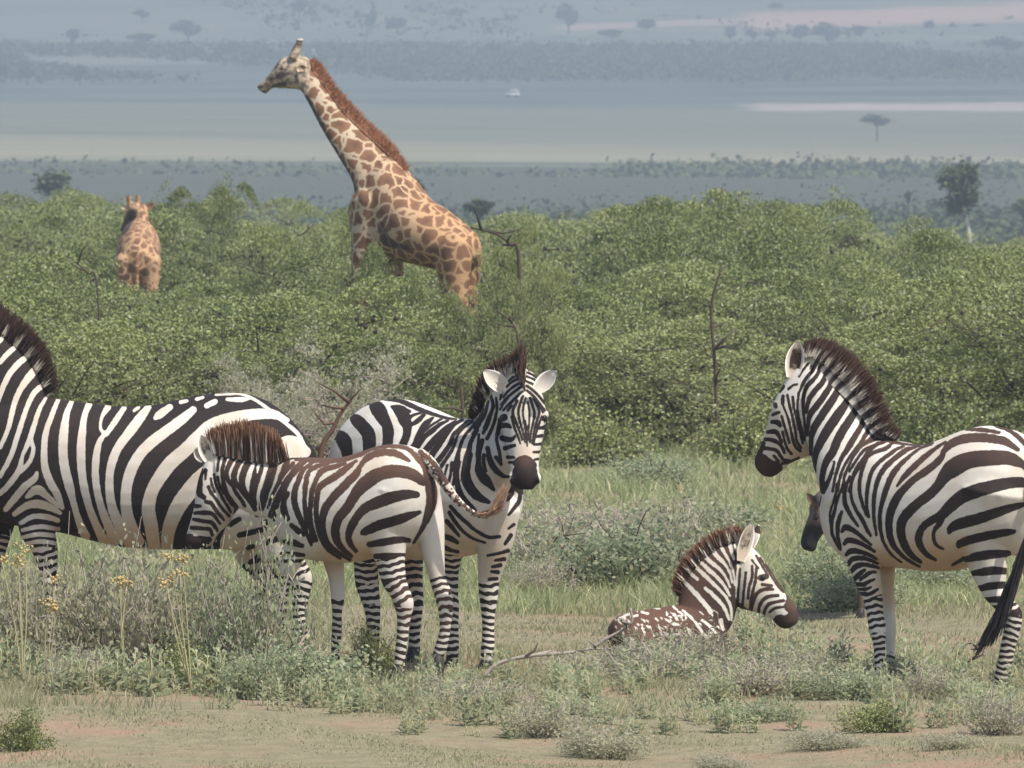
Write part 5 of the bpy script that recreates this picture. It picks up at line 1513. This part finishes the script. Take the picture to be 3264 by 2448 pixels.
# countless upright herbs in the foreground: each its own plant
FG = 'upright leafy herbs in the foreground'
marks = [(60, 'left edge'), (330, 'left grey scrub'), (640, 'yellow stalks'), (960, 'dense dark shrub'), (1280, 'brown foal hind hoof'), (1560, 'facing zebra hoof'), (1900, 'grey shrub'), (2300, 'lying foal'), (2600, 'fallen branch'), (2850, 'right zebra front hoof'), (3190, 'right zebra hind hoof')]
seen = {}
for px0, px1, py0, py1, n, hh in ((0, 760, 2080, 2220, 54, 150), (700, 1330, 2190, 2280, 26, 110), (1300, 1900, 2150, 2340, 48, 110), (1850, 2600, 2170, 2340, 40, 110), (2500, 3264, 2100, 2340, 52, 120), (0, 500, 1900, 2040, 14, 150), (2380, 2620, 2030, 2120, 8, 140), (1640, 2400, 1800, 1900, 14, 110)):
    for _ in range(n):
        px, py = rngp.uniform(px0, px1), rngp.uniform(py0, py1)
        k = rngp.choice((0, 0, 1, 2, 3))
        ma = min(marks, key=lambda a: abs(a[0] - px))
        m = ma[1] + (', to its left' if px < ma[0] - 50 else ', to its right' if px > ma[0] + 50 else '')
        kind = ('slender green', 'bushy green', 'tall broad leaved', 'grey leaved low')[k]
        lab = f'{kind} herb ' + ('behind' if py < 2000 else 'just before' if py < 2150 else 'in front of' if py < 2230 else 'well in front of') + f' the {m}'
        put(FORB[k], 'leafy_herb', lab, px, py, hh * rngp.uniform(.7, 1.2), hh * rngp.uniform(.6, 1.25), 'herb', FG, .14, .3)


def stalk(label, px, py, top, lean=0, heads=3):
    d = gd(py)
    p = W(px, 0, d)
    base = np.array([p[0], d, float(gz(p[0], d))])
    r = thing('flower_stalk', label, 'flower stalk', tuple(base), 0, 'dry yellow flower stalks')
    for i in range(heads):
        rng = rngp
        dx = lean + rng.uniform(-48, 48)
        e = W(px + dx, top + rng.uniform(-10, 90), d + rng.uniform(-.1, .1)) - base
        g = Geo()
        g.tube(catmull([np.zeros(3), e * .5 + np.array([rng.uniform(-.02, .02), 0, 0]), e], 4), np.linspace(.0036, .0018, 9), 6)
        st = link('stem', g.build('stem', [M_STALK]), r)
        g = Geo()
        for _ in range(16):
            c = e + np.array([rng.gauss(0, .02), rng.gauss(0, .02), rng.gauss(.01, .012)])
            rr = rng.uniform(.004, .009)
            g.loft([ring(c + np.array([0, 0, rr * math.cos(t)]), np.array([rr * math.sin(t), 0, 0]), np.array([0, rr * math.sin(t), 0]), 6) for t in (.4, 1.3, 2.2, 2.9)])
        f = link('flower_head', g.build('flower_head', [M_FLOWER]), st)
        f['kind'] = 'stuff'


stalk('dry yellow flower stalk before the belly of the left zebra', 610, 2195, 1780, -45, 5)
stalk('tall straw stalk with ochre heads at the left edge', 70, 2185, 1740, -30, 4)
stalk('small ochre flower stalk left of the foal chin', 400, 2190, 1850, 0, 3)
stalk('thin yellow flower stalk behind the lying foal, left of the wildebeest', 2485, 1790, 1600, -3, 1)
stalk('single ochre flower stalk in the grass behind the lying foal', 2215, 1720, 1490, -8, 1)
stalk('bent straw stalk with faded heads beside the left zebra foreleg', 140, 2200, 1860, 30, 3)

# ---- grass: two uncountable carpets
def grass_patch(name, label, n, d0, d1, hfun, mat, dens, seed, wid=.0035):
    rng = np.random.default_rng(seed)
    u = rng.random(n)
    d = 1 / (1 / d0 + (1 / d1 - 1 / d0) * u)          # even cover as the eye sees it
    x = (rng.random(n) * 2 - 1) * .0567 * d * 1.35
    px, py = 1632 + F * x / d, HOR + F * CAMH / d
    keep = rng.random(n) < dens(px, py, x, d)
    x, d, px, py = x[keep], d[keep], px[keep], py[keep]
    n = len(x)
    # tufts
    tx = np.floor(x * 9) + rng.normal(0, .01, n)
    h = hfun(px, py, x, d) * (.45 + .8 * rng.random(n))
    b = np.stack([x, d, gz(x, d) - .005], 1)
    lean = rng.normal(0, .6, (n, 2))
    t = b + np.stack([lean[:, 0] * h, lean[:, 1] * h, h], 1)
    m = b + np.stack([lean[:, 0] * h * .32, lean[:, 1] * h * .32, h * .6], 1)
    an = rng.random(n) * np.pi
    w = (wid * (.6 + .8 * rng.random(n)) * d / 45)[:, None]
    s = np.stack([np.cos(an), np.sin(an), np.zeros(n)], 1) * w
    v = np.stack([b - s, b + s, m + s * .75, m - s * .75, t], 1).reshape(-1, 3)
    k = np.arange(n)[:, None] * 5
    rn = np.repeat(rng.random(n), 5)
    me = new_mesh(name, v, [k + np.array([0, 1, 2, 3]), k + np.array([3, 2, 4])], [mat], False, {'rnd': rn})
    o = link(name, me)
    o['kind'] = 'stuff'
    o['label'] = label
    o['category'] = 'grass'
    return o


def nz2(x, y, s, o=0.0):
    return (np.sin(x * s + 1.3 * np.sin(y * s * .7 + o)) * np.cos(y * s * .83 + .9 * np.sin(x * s * .6 + o)) + .5 * np.sin(2.3 * s * x + 1.7 * s * y + o)) / 1.5


def dens_near(px, py, x, d):
    n = nz2(x, d * .35, 2.6) * .35 + nz2(x, d * .5, 6.1, 2.) * .2
    k = .62 + n
    k = np.where(py > 2230, .40 + n * 1.2, k)
    k = np.where((py > 2200) & (py < 2300) & (px > 130) & (px < 1050), .12 + n * .5, k)
    k = np.where((py > 2240) & (px > 2100) & (py < 2400), .25 + n, k)
    k = np.where((py > 1840) & (py < 2100) & (px > 1050), k * .75, k)
    return np.clip(k, .02, 1)


def h_near(px, py, x, d):
    n = nz2(x, d * .4, 3.3, 1.)
    h = .055 + .035 * n
    h = np.where(py < 2120, .085 + .05 * n, h)
    h = np.where((py > 1840) & (py < 2100) & (px > 1050), .034 + .02 * n, h)
    h = np.where(py > 2290, .014 + .008 * n, h)
    return np.clip(h, .012, .25)


grass_patch('dry_grass', 'short dry straw and olive grass covering the clearing in the foreground', 210000, 36, 56, h_near, M_GRASS, dens_near, 3, .0030)


def h_back(px, py, x, d):
    return np.clip(.11 + .08 * nz2(x, d * .3, 1.9, .5) + .05 * nz2(x, d, 5.), .03, .4)


grass_patch('green_grass', 'taller pale green grass between the zebras and the thicket', 170000, 53, 100, h_back, M_GREEN, lambda px, py, x, d: np.clip(.75 + .3 * nz2(x, d * .4, 2.1), .1, 1), 4, .0034)

# ---- far trees, far scrub
def far_crown(seed, n=500, leaf=.35, rx=1.0, rz=.8, flat=False):
    rng = np.random.default_rng(seed)
    cl = rng.normal(0, 1, (16, 3))
    cl /= np.linalg.norm(cl, axis=1)[:, None]
    cl *= (.45 + .4 * rng.random(16))[:, None]
    c = cl[rng.integers(0, 16, n)] + rng.normal(0, .2, (n, 3))
    c *= np.array([rx, rx, rz])
    return leaves(c, leaf, rng, .4, .7)


FT = []
for sd, fl in ((51, .8), (52, .6), (53, .9)):
    v, q, rn = far_crown(sd, 900, .26, 1, fl)
    FT.append((v, q, rn))


def far_tree(label, px, row_base, wpx, hpx, d, trunk=.25, seed=0, pale=False, n_leaf=None, group='far trees on the plain', name='far_tree', zb=None, tilt=0.0):
    v, q, rn = FT[seed % 3]
    z0 = CAMH - (row_base - HOR) / F * d
    w, h = wpx * d / F / 2, hpx * d / F
    p = W(px, 0, d)
    r = thing(name, label, 'tree', (p[0], d, z0), 0, group)
    rz = h * (1 - trunk) / 2
    vv = v * np.array([w, w, rz / .85]) * .82 + np.array([tilt * w, 0, h - rz])
    link('crown', new_mesh('crown', vv, q, [M_FARLEAF], False, {'rnd': rn}), r)
    g = Geo()
    zt = h * trunk + rz
    g.tube(catmull([(-tilt * w * .3 if tilt else 0, 0, -1.0), (0, 0, h * trunk * .5), (tilt * w, 0, zt)], 3), np.linspace(h * .035, h * .015, 7), 8)
    for a in range(4):
        an = a * 1.6 + .4
        g.tube(np.array([(tilt * w * .6, 0, h * trunk * .9), (tilt * w + math.cos(an) * w * .35, math.sin(an) * w * .35, zt), (tilt * w + math.cos(an) * w * .6, math.sin(an) * w * .6, zt + rz * .4)]), [h * .014, h * .01, h * .005], 5)
    link('trunk', g.build('trunk', [plain('pale_trunk', (.5, .47, .42)) if pale else M_BARK]), r)
    return r


def yrow(d):
    return HOR - (zland(d) - CAMH) / d * F


# the lone round tree with a pale trunk on the right, denser
v, q, rn = far_crown(60, 4200, .20, 1, .95)
FT.append((v, q, rn))
FT3 = FT[3]
FT[0], keep0 = FT3, FT[0]
far_tree('lone round crowned tree with a slanting pale trunk on the right skyline', 3085, 748, 165, 232, 470, .26, 0, True, group=None, name='round_tree', tilt=-.35)
FT[0] = keep0
far_tree('blurred dark bushy tree at the right edge of the skyline', 3262, 706, 90, 90, 600, .05, 1)
far_tree('faint blue bush left of the lone round tree', 2990, 712, 100, 80, 850, .05, 2)
far_tree('thin faint sapling with a small crown left of the lone round tree', 2895, 715, 34, 115, 700, .6, 1)
far_tree('hazy bush right of the tall giraffe', 1530, 705, 130, 85, 420, .05, 1)
far_tree('hazy blue tree above the bushes at the far left', 170, 640, 170, 95, 520, .1, 2)
far_tree('twiggy hazy bush at the back of the tall giraffe', 1330, 640, 70, 80, 300, .1, 0)
far_tree('umbrella shaped tree alone on the far grassland at the right', 2795, 432, 120, 72, 1560, .38, 0)
for i, (px, dd, w, h, lab) in enumerate([
    (88, 2230, 72, 62, 'hazy dark tree at the far left of the plain'), (255, 2235, 66, 66, 'hazy dark tree just right of the far left tree'),
    (10, 2260, 60, 50, 'hazy tree cut by the left edge of the plain'), (600, 2900, 130, 70, 'broad blue tree patch on the slope left of the giraffe head'),
    (455, 2800, 120, 46, 'wide low blue bush on the slope at the left'), (235, 2880, 60, 40, 'small blue bush high on the left slope'), (455, 3100, 70, 40, 'blue bush near the top left'),
    (1185, 3010, 46, 60, 'blue tree above and right of the giraffe head'), (1265, 3000, 90, 40, 'low blue bush right of the giraffe head'), (1140, 3120, 24, 34, 'tiny blue tree above the giraffe head'),
    (955, 3150, 70, 60, 'blue tree above the giraffe horns'), (1405, 3300, 60, 80, 'blue tree at the upper middle edge'), (1812, 2990, 92, 96, 'round blue tree on the upper slope right of centre'), (2473, 3130, 62, 58, 'round blue tree near the top right of centre'),
    (2328, 2900, 54, 46, 'first small tree on the pink sand strip'), (2398, 2890, 50, 40, 'second small tree on the pink sand strip'), (2460, 2880, 60, 40, 'third bushy tree on the pink sand strip'), (2550, 2890, 80, 52, 'fourth broad tree on the pink sand strip'), (2640, 2800, 120, 80, 'large dark blue tree at the end of the tree row'), (2740, 2930, 70, 44, 'small tree right of the large dark blue tree'),
    (2960, 2960, 52, 44, 'left small tree on the right sand slope'), (3040, 2960, 34, 40, 'thin tree on the right sand slope'), (3118, 2960, 60, 40, 'bushy tree on the right sand slope'), (3215, 3000, 56, 44, 'rightmost bush on the right sand slope'), (3210, 2650, 150, 60, 'wide dark bush band at the right edge'), (3030, 2360, 110, 60, 'hazy broad tree at the right end of the scrub belt'),
    (2510, 2230, 36, 36, 'small dot of a tree above the pale sand streak'), (2840, 2240, 30, 20, 'tiny bush above the umbrella tree'), (1950, 2900, 110, 40, 'flat blue bush right of the round blue tree'), (2060, 3000, 90, 34, 'flat faint bush high on the slope right of centre')]):
    far_tree(lab, px, yrow(dd) + 2, w, h, dd, .1, i)


def far_mass(name, label, n, d0, d1, size, seed, xs=1.0, thr=-2.0, sc=.02):
    """scrub too far off to tell plants apart: leafy clumps spread over the slope"""
    rng = np.random.default_rng(seed)
    d = d0 + (d1 - d0) * rng.random(n)
    x = (rng.random(n) * 2 - 1) * .0567 * d * 1.9
    k = nz2(x, d * .3, sc, seed) > thr
    x, d = x[k], d[k]
    m = len(x)
    per = 9
    s = size * (.5 + .9 * rng.random(m))
    c = np.repeat(np.stack([x, d, zland(d) + s * .45], 1), per, 0)
    off = rng.normal(0, 1, (m * per, 3)) * np.repeat(s, per)[:, None] * np.array([.55, .55, .28])
    v, q, rn = leaves(c + off, size * .55, rng, .3, .8)
    o = link(name, new_mesh(name, v, q, [M_FARLEAF], False, {'rnd': rn}))
    o['kind'] = 'stuff'
    o['label'] = label
    o['category'] = 'scrub'


far_mass('far_scrub_belt', 'dark hazy belt of scrub between the thicket and the pale plain', 75000, 620, 1250, 1.0, 71, thr=-1.5)
far_mass('belt_edge_scrub', 'ragged upper edge of the far scrub belt against the pale plain', 9000, 1130, 1275, 1.7, 74, thr=-.4)
far_mass('hill_scrub', 'bluish scrub belt above the pale grassland', 12000, 2230, 2780, 1.8, 72, thr=-.55)
far_mass('slope_scrub', 'scattered blue scrub on the distant upper slope', 3000, 2900, 3900, 2.4, 73, thr=.1)

# a small pale vehicle far out on the plain
dv = 1990.0
p = W(1634, 0, dv)
sv = dv / F
vz = float(zland(dv))
car = thing('vehicle', 'tiny white vehicle parked far out on the pale plain', 'vehicle', (p[0], dv, vz))
g = Geo()
def bx(g, x0, x1, y0, y1, z0, z1, tp=0.0):
    v = np.array([[x, y, z] for z, t in ((z0, 0), (z1, tp)) for x, y in ((x0 + t, y0 + t * .3), (x1 - t, y0 + t * .3), (x1 - t, y1 - t * .3), (x0 + t, y1 - t * .3))])
    g.add(v, [[3, 2, 1, 0], [4, 5, 6, 7], [0, 1, 5, 4], [1, 2, 6, 5], [2, 3, 7, 6], [3, 0, 4, 7]], [])
bx(g, -1.5, 1.5, -.8, .8, .35, .95, .05)
bx(g, -.7, 1.45, -.75, .75, .95, 1.65, .15)
link('body', g.build('body', [plain('white_paint', (.78, .78, .76), .4, .4)], False), car)
g = Geo()
bx(g, -.45, 1.2, -.82, -.70, 1.05, 1.45, .05)
link('window', g.build('window', [plain('dark_glass', (.03, .04, .05), .15, .5)], False), car)
MT = plain('tyre', (.02, .02, .02))
for x in (-.95, .95):
    for y in (-.8, .8):
        g = Geo()
        g.loft([ring(np.array([x, y + k, .34]), np.array([.34, 0, 0]), np.array([0, 0, .34]), 14) for k in (-.1, .1)])
        link('wheel', g.build('wheel', [MT]), car)
# ------------------------------------------------------------------ hazy air
hz = bpy.data.materials.new('haze')
hz.use_nodes = True
ht = hz.node_tree
for nd in list(ht.nodes):
    ht.nodes.remove(nd)
ho = ht.nodes.new('ShaderNodeOutputMaterial')
hv = ht.nodes.new('ShaderNodeVolumePrincipled')
hv.inputs['Color'].default_value = (0.56, 0.66, 0.75, 1)
hv.inputs['Density'].default_value = 0.0006
hv.inputs['Anisotropy'].default_value = 0.15
ht.links.new(hv.outputs[0], ho.inputs['Volume'])
X, Y0, Y1, Z0, Z1 = 1700, -60, 4620, -8, 240
v = np.array([[x, y, z] for z in (Z0, Z1) for x, y in ((-X, Y0), (X, Y0), (X, Y1), (-X, Y1))], float)
haze = link('haze', new_mesh('haze', v, np.array([[3, 2, 1, 0], [4, 5, 6, 7], [0, 1, 5, 4], [1, 2, 6, 5], [2, 3, 7, 6], [3, 0, 4, 7]]), [hz]))
haze['kind'] = 'stuff'
haze['label'] = 'pale bluish haze filling the air over the plain'
